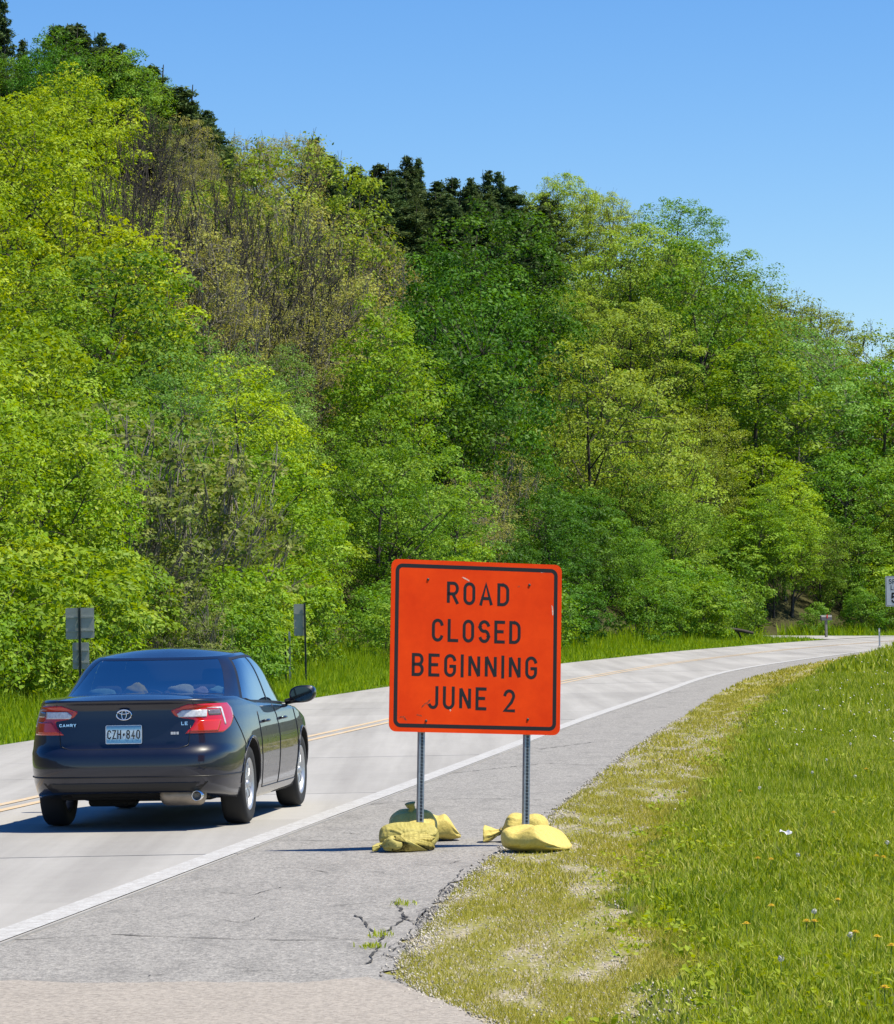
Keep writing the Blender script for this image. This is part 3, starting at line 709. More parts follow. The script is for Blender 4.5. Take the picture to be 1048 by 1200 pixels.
# trees that stand out
def hero(kind, px, d, height, wide, label, var=0, rz=0.):
    lo, hi = 20., 255.
    for _ in range(50):
        m = (lo + hi) / 2; x, y, z = at_pd(m, d)
        if project(x, y, z + height * .5)[0] < px: lo = m
        else: hi = m
    x, y, z = at_pd(lo, d); return plant(kind, x, y, z, height, wide, label, d, var, rz)
hero('dark', 528, 9.6, 11.6, .95, 'big deep green tree with thick dark trunk above the orange sign')
hero('pale', 752, 11, 10.2, 1.05, 'pale lime spreading tree downhill of the tallest pale lime tree', 0, 2.)
hero('pale', 640, 15, 10.6, .9, 'pale lime tree rising between the conifers and the tallest pale lime tree', 0, 4.)
hero('pale', 698, 10.5, 12.2, 1.05, 'tall wide pale lime tree with fine foliage beside the big deep green tree')
for i_, (px_, d_, h_, k_) in enumerate(((132, 15, 8.6, 'bare'), (178, 16, 9.6, 'bare'), (236, 14, 9.0, 'bud'), (262, 18, 9.8, 'bare'), (292, 15, 9.4, 'bare'), (325, 18, 9.8, 'bud'), (352, 14.5, 9.2, 'bare'), (385, 16, 9.6, 'bare'), (412, 13, 9.2, 'bud'))):
    hero(k_, px_, d_, h_, .95, None, i_, i_ * 1.3)
hero('bare', 160, 17.5, 9.5, .9, 'leafless tree with dark fanning branches above the yellow-green maples', 0)
hero('bare', 215, 15.5, 8.5, .9, 'leafless leaning tree beside the budding trees', 1, 1.)
hero('mid', 905, 6.5, 5.5, .75, 'slim bright tree at the mouth of the far driveway', 1)
hero('bare', 922, 44, 7.5, .8, 'sparse bare treetop poking above the skyline', 1, 2.)
print('TREES', NT)

# ------------------------------------------------------------------ grass, flowers, gravel
def blades(r, P, h, wdt, lean=.45, seg=2):
    n = len(P); a = r.uniform(0, 2 * np.pi, n); s = np.c_[np.cos(a), np.sin(a), np.zeros(n)] * (wdt * .5)[:, None]
    la = r.uniform(0, 2 * np.pi, n); ln = (r.random(n) ** .8 * lean * h); l = np.c_[np.cos(la) * ln, np.sin(la) * ln, np.zeros(n)]
    up_ = np.c_[np.zeros(n), np.zeros(n), h]
    base = np.arange(n)[:, None]
    if seg == 2:
        V = np.stack([P - s, P + s, P + up_ * .6 + l * .35 - s * .8, P + up_ * .6 + l * .35 + s * .8, P + up_ * np.sqrt(np.clip(1 - (ln / h) ** 2 * .5, .3, 1))[:, None] + l], 1).reshape(-1, 3)
        b = base * 5; F = np.concatenate([b + np.array([[0, 1, 3]]), b + np.array([[0, 3, 2]]), b + np.array([[2, 3, 4]])]); k = 5
    else:
        V = np.stack([P - s, P + s, P + up_ + l], 1).reshape(-1, 3); b = base * 3; F = b + np.array([[0, 1, 2]]); k = 3
    return V, F, k
def vnoise(x, y, s):       # cheap smooth value noise in 0..1
    return .5 + .25 * (np.sin(x * s * 1.7 + 1.3 * np.sin(y * s * .9 + 2)) + np.sin(y * s * 1.1 + 1.7 * np.sin(x * s * 1.3 + .5)))
gr = np.random.default_rng(5)
m_grass = m_leaf('grass_blade', (.18, .27, .018), (.36, .45, .032), (.66, .66, .18), .38, .5, 0, 0)
m_dry = m_leaf('short_dry_grass', (.26, .27, .03), (.46, .44, .06), (.64, .56, .18), .3, .7, 0, 0)
m_bank = m_leaf('tall_bank_grass', (.15, .26, .012), (.27, .42, .020), (.42, .52, .05), .45, .5, 0, 0)
def lawn_grass():
    VV, FF, TT, off = [], [], [], 0
    for y0, y1, dens, hh, ww, seg, xr in ((14.5, 22, 4600, .078, .0075, 2, 3.4), (22, 33, 2700, .082, .0095, 2, 4.2), (33, 55, 1000, .095, .015, 1, 5.4), (55, 90, 330, .115, .024, 1, 8.5), (90, 150, 90, .20, .06, 1, 14)):
        area = (y1 - y0) * 6.5; n = int(dens * (y1 - y0) * xr)
        y = gr.uniform(y0, y1, n); sx = SHLD(y)[:, 0]; vw = verge_w(y)
        d = gr.uniform(0, xr, n) + vw * .55; x = sx + d
        lim = y * .135 + .8
        e = (d - vw) ; thin = np.clip(.30 + e * 1.1, .04, 1) * (.55 + .75 * vnoise(x, y, 1.6))
        bare = vnoise(x * 1.1 + 5, y * .7, 2.4) < .10
        ok = (x < lim) & (gr.random(n) < thin) & ~(bare & (gr.random(n) < .75))
        x, y, e = x[ok], y[ok], e[ok]; n = len(x)
        P = np.c_[x, y, lawn_z(x, y) - .004]
        clump = vnoise(x, y, 3.1) * .3 + vnoise(x * 1.3 + 9, y * .9, 9.) * .2 + vnoise(x + 3, y * .8, .8) * .5
        h = hh * gr.uniform(.45, 1.25, n) * (.55 + .85 * clump) * np.clip(.5 + e * 1.2, .4, 1.15)
        V, F, k = blades(gr, P, h, ww * gr.uniform(.7, 1.4, n), .75, seg)
        pt = vnoise(x * .9 + 2, y * .35, 1.9) * .6 + vnoise(x, y * .4 + 3, 5.) * .4
        t = np.clip(.0 + .35 * (1 - clump) + .38 * pt + gr.normal(0, .24, n) + .35 * np.clip(.45 - e, 0, 1), 0, 1); t[gr.random(n) < .05] = 1
        VV.append(V); FF.append(F + off); TT.append(np.repeat(t, k)); off += len(V)
    return np.concatenate(VV), np.concatenate(FF), np.concatenate(TT)
V, F, t_ = lawn_grass(); print('lawn blades tris', len(F))
tag(obj('lawn_grass', V, F, m_grass, attr=t_), 'mown green lawn grass on the near side of the road', 'grass', kind='stuff')
def lawn_weeds():
    n = 5200; y = 15 + 55 * gr.random(n) ** 1.5; x = np.interp(y, LE_Y, LE_X) + gr.uniform(-.25, 6, n); k = (x < y * .135 + .8) & (vnoise(x + 4, y * .5, 2.2) > .5); x, y = x[k], y[k]
    rep = 6; x = np.repeat(x, rep) + gr.normal(0, .022, len(x) * rep); y = np.repeat(y, rep) + gr.normal(0, .03, len(y) * rep); n = len(x)
    P = np.c_[x, y, lawn_z(x, y) + gr.uniform(.02, .075, n)]
    V, F = leaves_np(gr, P, np.array([0, 0, .8]) + gr.normal(0, .45, (n, 3)), .042, .6)
    return V, F, np.repeat(np.clip(gr.normal(.35, .2, n), 0, 1), 4)
V, F, t_ = lawn_weeds()
tag(obj('lawn_weeds', V, F, m_grass, attr=t_), 'low broad-leaved weeds scattered through the lawn', 'weeds', kind='stuff')
def verge_grass():
    VV, FF, TT, off = [], [], [], 0
    for y0, y1, dens, hh, ww, seg in ((14.5, 24, 4200, .026, .0042, 1), (24, 40, 1900, .030, .007, 1), (40, 75, 520, .036, .014, 1), (75, 130, 130, .05, .035, 1)):
        n = int(dens * (y1 - y0) * 1.3); y = gr.uniform(y0, y1, n); vw = verge_w(y); d = gr.uniform(-.02, 1.15, n) * vw; x = SHLD(y)[:, 0] + d
        patch = vnoise(x * 1.2, y * .28, 2.6) * .5 + vnoise(x + 7, y * .4, 6.5) * .5
        ok = gr.random(n) < np.clip((patch - .30) * 4.0, .05, 1); x, y, d, patch, vw = x[ok], y[ok], d[ok], patch[ok], vw[ok]; n = len(x)
        P = np.c_[x, y, lawn_z(x, y) + .004]
        h = hh * gr.uniform(.5, 1.5, n) * (1 + 1.1 * np.clip(d / vw - .7, 0, 1))
        V, F, k = blades(gr, P, h, ww * gr.uniform(.7, 1.4, n), 1.0, seg)
        VV.append(V); FF.append(F + off); TT.append(np.repeat(np.clip(gr.normal(.45, .25, n), 0, 1), k)); off += len(V)
    return np.concatenate(VV), np.concatenate(FF), np.concatenate(TT)
V, F, t_ = verge_grass()
tag(obj('verge_grass', V, F, m_dry, attr=t_), 'short dry yellow-green grass on the gravelly verge', 'grass', kind='stuff')
def bank_grass():
    VV, FF, TT, off = [], [], [], 0
    for p0, p1, dens in ((30, 70, 420), (70, 110, 260), (110, 160, 150), (160, 230, 80)):
        n = int(dens * (p1 - p0) * 4.6); p = gr.uniform(p0, p1, n); d = gr.uniform(.05, 4.9, n)
        Q = LEFT(p) + normal_left(p) * d[:, None]; px = 524 + FPX * Q[:, 0] / Q[:, 1]
        cl = vnoise(Q[:, 0], Q[:, 1], 1.1)
        ok = (px > -80) & (px < 1120) & (gr.random(n) < .35 + .8 * cl) & (np.abs(p - DRIVE_C(d)) > 2.6 + 4.2 * np.exp(-d / 2.2))
        Q, d, p, cl = Q[ok], d[ok], p[ok], cl[ok]; n = len(Q)
        P = np.c_[Q, hill_z(p, d) - .01]
        h = (.10 + .42 * np.clip(d / 3.2, 0, 1) ** 1.3) * gr.uniform(.5, 1.35, n) * (.6 + .8 * cl)
        wd = .012 + .00032 * np.clip(p, 0, 200)
        V, F, k = blades(gr, P, h, wd * gr.uniform(.7, 1.5, n), .7, 1)
        VV.append(V); FF.append(F + off); TT.append(np.repeat(np.clip(gr.normal(.45, .22, n), 0, 1), k)); off += len(V)
    return np.concatenate(VV), np.concatenate(FF), np.concatenate(TT)
V, F, t_ = bank_grass()
tag(obj('bank_grass', V, F, m_bank, attr=t_), 'tall bright green grass between the far road edge and the woods', 'grass', kind='stuff')
# loose stones on the verge and along the broken asphalt edge
def pebbles(n, name, mat):
    y = 15 + 45 * gr.random(n) ** 1.7; d = np.where(gr.random(n) < .45, gr.normal(.03, .05, n), gr.uniform(0, 1.1, n)); x = SHLD(y)[:, 0] + d
    base = np.array([(1, 0, 0), (-1, 0, 0), (0, 1, 0), (0, -1, 0), (0, 0, 1), (0, 0, -1)], float); f0 = np.array([(0, 2, 4), (2, 1, 4), (1, 3, 4), (3, 0, 4), (2, 0, 5), (1, 2, 5), (3, 1, 5), (0, 3, 5)])
    s = gr.uniform(.0025, .0075, (n, 1, 1)) * (1 + y / 60)[:, None, None] * gr.uniform(.6, 1.3, (n, 6, 3))
    V = base[None] * s + np.c_[x, y, np.where(d > 0, lawn_z(x, y) + .008, -.008)][:, None]
    return obj(name, V.reshape(-1, 3), (f0[None] + np.arange(n)[:, None, None] * 6).reshape(-1, 3), mat, attr=np.repeat(gr.random(n), 6))
m_peb = m_leaf('pebble', (.20, .18, .15), (.38, .35, .30), (.62, .58, .50), 0.0, .85, 0, 0)
tag(pebbles(15000, 'gravel', m_peb), 'loose gravel along the broken asphalt edge and verge', 'gravel', kind='stuff')
# clover and seed heads dotted through the far lawn
def dots():
    r = np.random.default_rng(12); n = 420; y = r.uniform(42, 120, n); x = y * r.uniform(.070, .122, n)
    ok = (x > SHLD(y)[:, 0] + 1.6) & (vnoise(x, y * .5, 1.2) > .45); x, y = x[ok], y[ok]; n = len(x)
    base = np.array([(1, 0, 0), (-1, 0, 0), (0, 1, 0), (0, -1, 0), (0, 0, 1), (0, 0, -1)], float); f0 = np.array([(0, 2, 4), (2, 1, 4), (1, 3, 4), (3, 0, 4), (2, 0, 5), (1, 2, 5), (3, 1, 5), (0, 3, 5)])
    V = base[None] * r.uniform(.006, .012, (n, 1, 1)) * (1 + y / 120)[:, None, None] + np.c_[x, y, lawn_z(x, y) + .14 + .06 * (y > 90)][:, None]
    return V.reshape(-1, 3), (f0[None] + np.arange(n)[:, None, None] * 6).reshape(-1, 3)
V, F = dots()
tag(obj('clover_blossoms', V, F, plain('clover_white', (.70, .68, .56), .8)), 'white clover blossoms scattered over the far lawn', 'flowers', kind='stuff')
m_dandy = plain('dandelion_yellow', (.75, .48, .01), .7); m_puff = plain('seed_head', (.62, .62, .58), .9); m_stem = plain('flower_stem', (.12, .20, .03), .6)
def dandelion(px, py, puff=False, s=1.0):
    q = up(px, py); z0 = float(lawn_z(q.x, q.y)); ppm = FPX / q.y
    q = up(px, py + .1 * ppm); z0 = float(lawn_z(q.x, q.y)); r = random.Random(px)
    e = empty('dandelion', (q.x, q.y, z0), r.uniform(0, 6))
    MB().tube([(0, 0, 0), (.006, .004, .06), (.010, .008, .115)], .0022, 5).build('stem', m_stem, e, True)
    h = MB()
    if puff:
        for i in range(70):
            v = Vector((r.gauss(0, 1), r.gauss(0, 1), r.gauss(0, 1))).normalized() * .014
            p = Vector((.010, .008, .130)) + v; a = v.cross(Vector((.3, .5, 1))).normalized() * .004; b = v.cross(a).normalized() * .004
            h.add([p + a, p - a, p + b * 1.5], [(0, 1, 2)])
        h.build('seed_head', m_puff, e)
    else:
        for ring, (nn, rad, zz) in enumerate(((13, .022, .117), (11, .016, .123), (8, .009, .127))):
            for i in range(nn):
                a = 6.283 * i / nn + ring; c, s_ = math.cos(a), math.sin(a); rad2 = rad * r.uniform(.85, 1.15)
                o = Vector((.010, .008, zz))
                h.add([o + Vector((-s_ * .002, c * .002, 0)), o + Vector((s_ * .002, -c * .002, 0)), o + Vector((c * rad2 + s_ * .004, s_ * rad2 - c * .004, .004)), o + Vector((c * rad2 - s_ * .004, s_ * rad2 + c * .004, .004))], [(0, 1, 2, 3)])
        h.build('flower_head', m_dandy, e)
    tag(e, 'white dandelion seed head in the lawn' if puff else 'yellow dandelion flower in the lawn', 'dandelion', 'dandelion seed heads in the lawn' if puff else 'yellow dandelions in the lawn')
for q in ((944, 1090), (955, 1089), (877, 1096), (1001, 1107), (1027, 1115), (1043, 1130), (902, 1066), (889, 1008), (902, 1009), (976, 970), (1026, 1008), (1034, 1009), (866, 939), (985, 1053), (1037, 1183), (1015, 901)): dandelion(*q)
for q in ((953, 1075), (998, 1116), (938, 1006), (890, 937), (968, 893), (952, 904), (1042, 998), (996, 876), (916, 1146), (1004, 910)): dandelion(*q, puff=True)
# scrap of white paper in the grass
q = up(922, 997); z0 = float(lawn_z(q.x, q.y)) + .085
V = []; r = random.Random(4)
for i in range(6):
    for j in range(4): V.append((i * .018 - .045, j * .012 - .02, .012 * math.sin(i * 1.4 + j) + r.uniform(-.004, .004)))
Fp = [(i*4+j, (i+1)*4+j, (i+1)*4+j+1, i*4+j+1) for i in range(5) for j in range(3)]
o = obj('paper_scrap', V, Fp, plain('white_paper', (.75, .76, .78), .7)); o.location = (q.x, q.y, z0); o.rotation_euler = (.35, .2, -.3)
md = o.modifiers.new('thickness', 'SOLIDIFY'); md.thickness = .001
tag(o, 'crumpled white scrap of paper lying in the lawn', 'paper')
# weeds rooted in the cracks
for (px, py, n, h) in ((470, 1058, 60, .035), (447, 1095, 50, .04), (436, 1108, 60, .03)):
    q = up(px, py); P = np.c_[q.x + gr.normal(0, .035, n), q.y + gr.normal(0, .06, n), np.full(n, -.01)]
    V, F, k = blades(gr, P, h * gr.uniform(.5, 1.3, n), gr.uniform(.004, .009, n), 1.1, 2)
    tag(obj('crack_weed', V, F, m_grass, attr=np.repeat(gr.uniform(.2, .8, n), k)), 'small weed tuft growing from a crack in the asphalt shoulder', 'weed', 'weeds in the asphalt cracks', 'stuff')

# ------------------------------------------------------------------ lettering: constant-width strokes like road-sign type
def arc(cx, cy, rx, ry, a0, a1, n=12):
    return [(cx + rx * math.cos(R(a0 + (a1 - a0) * i / n)), cy + ry * math.sin(R(a0 + (a1 - a0) * i / n))) for i in range(n + 1)]
def glyphs():
    G = {}; w, h = .52, 1.0; x0, x1 = 0., w; rr = w / 2
    ring = arc(rr, h - rr, rr, rr, 180, 0) + arc(rr, rr, rr, rr, 0, -180) + [(0, h - rr)]
    G['O'] = [ring]; G['0'] = [ring]
    G['C'] = [arc(rr, h - rr, rr, rr, 15, 180) + arc(rr, rr, rr, rr, 180, 345)]
    G['G'] = [arc(rr, h - rr, rr, rr, 15, 180) + arc(rr, rr, rr, rr, 180, 360) + [(w, .46), (w * .52, .46)]]
    G['D'] = [[(0, 0), (0, h), (w * .42, h)] + arc(w * .42, h - .3, w * .58, .3, 90, 0) + arc(w * .42, .3, w * .58, .3, 0, -90) + [(0, 0)]]
    G['R'] = [[(0, 0), (0, h), (w * .5, h)] + arc(w * .55, h - .27, w * .45, .27, 90, -90) + [(0, .46)], [(w * .5, .46), (w, 0)]]
    G['P'] = [[(0, 0), (0, h), (w * .5, h)] + arc(w * .55, h - .27, w * .45, .27, 90, -90) + [(0, .46)]]
    G['B'] = [[(0, 0), (0, h), (w * .5, h)] + arc(w * .55, h - .24, w * .42, .24, 90, -90) + [(0, .52)], [(w * .5, .52)] + arc(w * .55, .26, w * .45, .26, 90, -90) + [(0, 0)]]
    G['A'] = [[(-.02, 0), (w * .52, h), (w + .06, 0)], [(.08, .28), (w - .04, .28)]]
    G['L'] = [[(0, h), (0, 0), (w * .9, 0)]]
    G['E'] = [[(w * .9, h), (0, h), (0, 0), (w * .9, 0)], [(0, .52), (w * .75, .52)]]
    G['I'] = [[(0, 0), (0, h)]]; G['T'] = [[(0, h), (w, h)], [(w / 2, h), (w / 2, 0)]]
    G['N'] = [[(0, 0), (0, h)], [(0, h), (w, 0)], [(w, 0), (w, h)]]; G['H'] = [[(0, 0), (0, h)], [(w, 0), (w, h)], [(0, .52), (w, .52)]]
    G['M'] = [[(0, 0), (0, h)], [(0, h), (w * .6, .25), (w * 1.2, h)], [(w * 1.2, h), (w * 1.2, 0)]]; G['Y'] = [[(0, h), (w / 2, .5), (w, h)], [(w / 2, .5), (w / 2, 0)]]
    G['U'] = [[(0, h)] + arc(rr, rr, rr, rr, 180, 360) + [(w, h)]]
    G['J'] = [[(w * .85, h)] + arc(w * .425, rr * .85, w * .425, rr * .85, 0, -150)]
    G['S'] = [arc(rr, h - .25, rr, .25, 20, 180, 10) + arc(rr, h - .25, rr, .24, 180, 262, 5) + arc(rr, .265, rr, .265, 78, 0, 6) + arc(rr, .265, rr, .265, 0, -160, 12)]
    G['Z'] = [[(0, h), (w, h), (0, 0), (w, 0)]]
    G['2'] = [arc(rr, h - rr, rr, rr, 165, -20, 14) + [(w * .75, .42), (0, 0), (w, 0)]]
    G['4'] = [[(w * .72, 0), (w * .72, h), (0, .3), (w, .3)]]
    G['5'] = [[(w * .9, h), (.06, h), (0, .52)] + arc(rr, .32, rr, .32, 130, -160, 16)]
    G['8'] = [arc(rr, h - .24, rr * .9, .24, 0, 360, 20), arc(rr, .27, rr, .27, 0, 360, 20)]
    G['*'] = [[(.08, .5), (.3, .5)], [(.19, .38), (.19, .62)], [(.10, .41), (.28, .59)]]
    G['-'] = [[(0, .5), (.3, .5)]]
    return G
GL = glyphs()
def text_mesh(txt, height, sw, gap, xs=1.0, space=.6):
    """flat strokes in the XZ plane facing -Y, centred; every stroke sits a hair further out than the last"""
    V, F = [], []; x = 0.0; lay = 0
    for ch in txt:
        if ch == ' ': x += space * height; continue
        st = GL[ch]; mx = max(p[0] for s in st for p in s) * xs * height
        for s in st:
            P = [Vector((p[0] * xs * height + x, p[1] * (height - sw) + sw / 2)) for p in s]; n = len(P); lay += 1
            closed = (P[0] - P[-1]).length < 1e-6
            if not closed:
                d = (P[0] - P[1]).normalized(); P[0] = P[0] + d * sw * (.0 if ch in 'RNM' else .5)
                d = (P[-1] - P[-2]).normalized(); P[-1] = P[-1] + d * sw * (.0 if ch in 'NM' else .5 if ch in 'LEZ24THIUYJ' else .3)
            b = len(V)
            for i in range(n):
                a = P[i] - P[i-1] if i else (P[0] - P[-2] if closed else P[1] - P[0]); c = P[i+1] - P[i] if i < n - 1 else (P[1] - P[0] if closed else P[-1] - P[-2])
                a = a.normalized(); c = c.normalized(); na = Vector((-a.y, a.x)); nc = Vector((-c.y, c.x)); m = (na + nc)
                m = m.normalized() if m.length > 1e-4 else na; k = sw / 2 / max(.62, m.dot(na))
                for sg in (1, -1): q = P[i] + m * k * sg; V.append((q.x, -.00003 * (lay % 12), q.y))
            F += [(b + 2*i, b + 2*i + 2, b + 2*i + 3, b + 2*i + 1) for i in range(n - 1)]
        x += mx + gap + sw
    wd = x - gap - sw
    return [(v[0] - wd / 2, v[1], v[2] - height / 2) for v in V], F
def rrect(w, h, r, n=8):
    P = []
    for cx, cy, a in ((w/2-r, h/2-r, 0), (-w/2+r, h/2-r, 90), (-w/2+r, -h/2+r, 180), (w/2-r, -h/2+r, 270)): P += arc(cx, cy, r, r, a, a + 90, n)
    return P
def plate(w, h, r, y0, y1):
    P = rrect(w, h, r); n = len(P)
    V = [(a, y0, b) for a, b in P] + [(a, y1, b) for a, b in P]
    F = [tuple(range(n)), tuple(range(2*n-1, n-1, -1))] + [(i, n + i, n + (i+1) % n, (i+1) % n) for i in range(n)]
    return MB().add(V, F)
def ring(w, h, r, t, y):
    A, B = rrect(w, h, r), rrect(w - 2*t, h - 2*t, max(.002, r - t)); n = len(A)
    return MB().add([(a, y, b) for a, b in A] + [(a, y, b) for a, b in B], [(i, (i+1) % n, n + (i+1) % n, n + i) for i in range(n)])

# ------------------------------------------------------------------ the orange road-closed sign
m, t, b, o_ = new_mat('orange_sheeting')
tc = N(t, 'TexCoord'); n1 = noise(t, tc.outputs['Object'], 2.2, 6, .65); n2 = noise(t, tc.outputs['Object'], 26, 5, .7)
c = ramp(t, n1, [(.3, (.80, .042, .001)), (.7, (1.0, .075, .003))]); c = mixc(t, ramp(t, n2, [(.66, (0, 0, 0)), (.78, (.5, .5, .5))]), c, (.55, .05, .01))
t.links.new(c, b.inputs['Base Color']); b.inputs['Roughness'].default_value = .6; b.inputs['Specular IOR Level'].default_value = .15
M['orange'] = m
sc_ = 1.29; W_ = 1.29
gl, grt = up(489.5, 991), up(619.5, 992)
mid = (gl + grt) / 2
sg = empty('road_closed_sign', (mid.x, mid.y, -.012)); sg.rotation_euler = (R(-3.0), R(2.9), R(17))
ppm = FPX / mid.y
pz = lambda py: (992 - py) / ppm
zc = pz(758); cx = (560.5 - 554.5) / ppm - zc * math.tan(R(1.8))
pan = plate(1.345, 1.29, .055, -.004, .004).build('panel', M['orange'], sg, bevel=0); pan.location = (cx, -.045, zc)
def onpan(name, mb, mat, y=-.0045):
    if isinstance(mb, MB): o = mb.build(name, mat, pan)
    else: o = obj(name, mb[0], mb[1], mat, pan)
    o.location = (0, y, 0); return o
onpan('border', ring(1.28, 1.225, .055, .029, 0), M['black_print'])
def fit_text(txt, h, sw, width, space=.6):
    lo, hi = .3, 1.6
    for _ in range(30):
        xs = (lo + hi) / 2; vv, ff = text_mesh(txt, h, sw, .046 * xs, xs, space); wd = max(v[0] for v in vv) - min(v[0] for v in vv)
        if wd < width: lo = xs
        else: hi = xs
    return vv, ff
for txt, py, dx, wpx in (('ROAD', 695.5, 1.5, 73), ('CLOSED', 739.5, 0, 104), ('BEGINNING', 780.5, -1.5, 147), ('JUNE', 818.5, -22.5, 68.5), ('2', 820, 41.5, 14.5)):
    vv, ff = fit_text(txt, .172, .0235, wpx / ppm * 1.05)
    o = onpan('lettering', (vv, ff), M['black_print']); o.location = (dx / ppm, -.0046, (758.5 - py) / ppm)
for x, z in ((-.385, .50), (.415, .485), (-.385, -.56), (.415, -.53)):
    MB().lathe([(-.006, .001), (-.006, .008), (-.002, .010), (0, .010)], 'y', 10).build('bolt', M['dark_post'], pan, True, loc=(x, -.004, z))
m_scuff = m_worn_paint('scuff', (.85, .62, .5), (.86, .09, .01), .45, 60)
for x, z, a, l in ((-.09, .512, .5, .07), (.52, .585, 0, .03), (-.20, -.47, 1.4, .03), (-.56, .60, .1, .05), (.60, .30, 1.5, .08), (-.625, -.2, 1.5, .12)):
    o = onpan('scuff', ([(-l/2, 0, -.004), (l/2, 0, -.002), (l*.4, 0, .008), (-l*.3, 0, .006)], [(0, 1, 2, 3)]), m_scuff); o.location = (x, -.0044, z); o.rotation_euler = (0, a, 0)
m_smut = m_worn_paint('dark_smudge', (.05, .02, .01), (.86, .085, .01), .5, 60)
for x, z, a, l in ((-.40, -.44, -.7, .07), (-.37, -.42, -.9, .05), (-.44, -.52, .3, .05), (-.57, -.535, 0, .05), (-.55, -.55, .8, .04), (.33, .47, 0, .02)):
    o = onpan('smudge', ([(-l/2, 0, -.006), (l/2, 0, -.003), (l*.4, 0, .007), (-l*.3, 0, .005)], [(0, 1, 2, 3)]), m_smut); o.location = (x, -.0044, z); o.rotation_euler = (0, a, 0)
def perforated_post(h):
    mb = MB(); s = .0225; th = .003; hole = .0098; pitch = .0254
    mb.box((-s, s - th, 0), (s, s, h)); mb.box((-s, -s + th, 0), (-s + th, s - th, h)); mb.box((s - th, -s + th, 0), (s, s - th, h))
    mb.box((-s, -s, 0), (-hole, -s + th, h)); mb.box((hole, -s, 0), (s, -s + th, h))
    z = .0
    while z < h - pitch:
        mb.box((-hole, -s, z + hole), (hole, -s + th, z + pitch - hole)); z += pitch
    return mb
pm = perforated_post(1.98)
for sx in (-.415, .415):
    o = pm.build('post', M['steel'], sg); o.location = (sx, 0, .0)
    MB().box((-.025, -.12, .004), (.025, -.03, .054)).box((-.025, .03, .004), (.025, .72, .054)).box((-.031, -.03, .004), (.031, .03, .12)).build('skid', M['steel'], sg, bevel=.003, loc=(sx, 0, 0))
tag(sg, 'square orange ROAD CLOSED BEGINNING JUNE 2 sign on two perforated steel posts', 'sign')

# sandbags on the skids
m, t, b, o_ = new_mat('yellow_woven_bag')
tc = N(t, 'TexCoord'); n1 = noise(t, tc.outputs['Object'], 5, 6); n2 = noise(t, tc.outputs['Object'], 60, 4, .8)
wv = N(t, 'TexChecker', Scale=220.0); t.links.new(tc.outputs['Object'], wv.inputs['Vector'])
c = ramp(t, n1, [(.3, (.58, .44, .07)), (.7, (.74, .60, .14))]); c = mixc(t, .25, c, ramp(t, n2, [(.4, (.32, .25, .07)), (.6, (.80, .68, .24))]))
t.links.new(c, b.inputs['Base Color']); b.inputs['Roughness'].default_value = .6; b.inputs['Sheen Weight'].default_value = .1
n3 = noise(t, tc.outputs['Object'], 11, 3, .5); wv = N(t, 'TexWave', Scale=9.0, Distortion=7.0, Detail=3.0); t.links.new(tc.outputs['Object'], wv.inputs['Vector']); bump(t, b, mixc(t, .12, mixc(t, .3, n3, n2), wv.outputs['Fac']), .8, .018); M['bag'] = m
m, t, b, o_ = new_mat('shaded_yellow_bag')  # yellow bag cloth with the sign's shade put into its colour
tc = N(t, 'TexCoord'); n1 = noise(t, tc.outputs['Object'], 6, 6); n2 = noise(t, tc.outputs['Object'], 60, 4, .8)
c = ramp(t, n1, [(.3, (.40, .33, .06)), (.7, (.56, .48, .12))]); c = mixc(t, .25, c, ramp(t, n2, [(.4, (.2, .18, .05)), (.6, (.55, .5, .18))]))
t.links.new(c, b.inputs['Base Color']); b.inputs['Roughness'].default_value = .65; n3 = noise(t, tc.outputs['Object'], 11, 3, .5); wv = N(t, 'TexWave', Scale=9.0, Distortion=7.0, Detail=3.0); t.links.new(tc.outputs['Object'], wv.inputs['Vector']); bump(t, b, mixc(t, .12, mixc(t, .3, n3, n2), wv.outputs['Fac']), .8, .018); M['bag_shaded'] = m
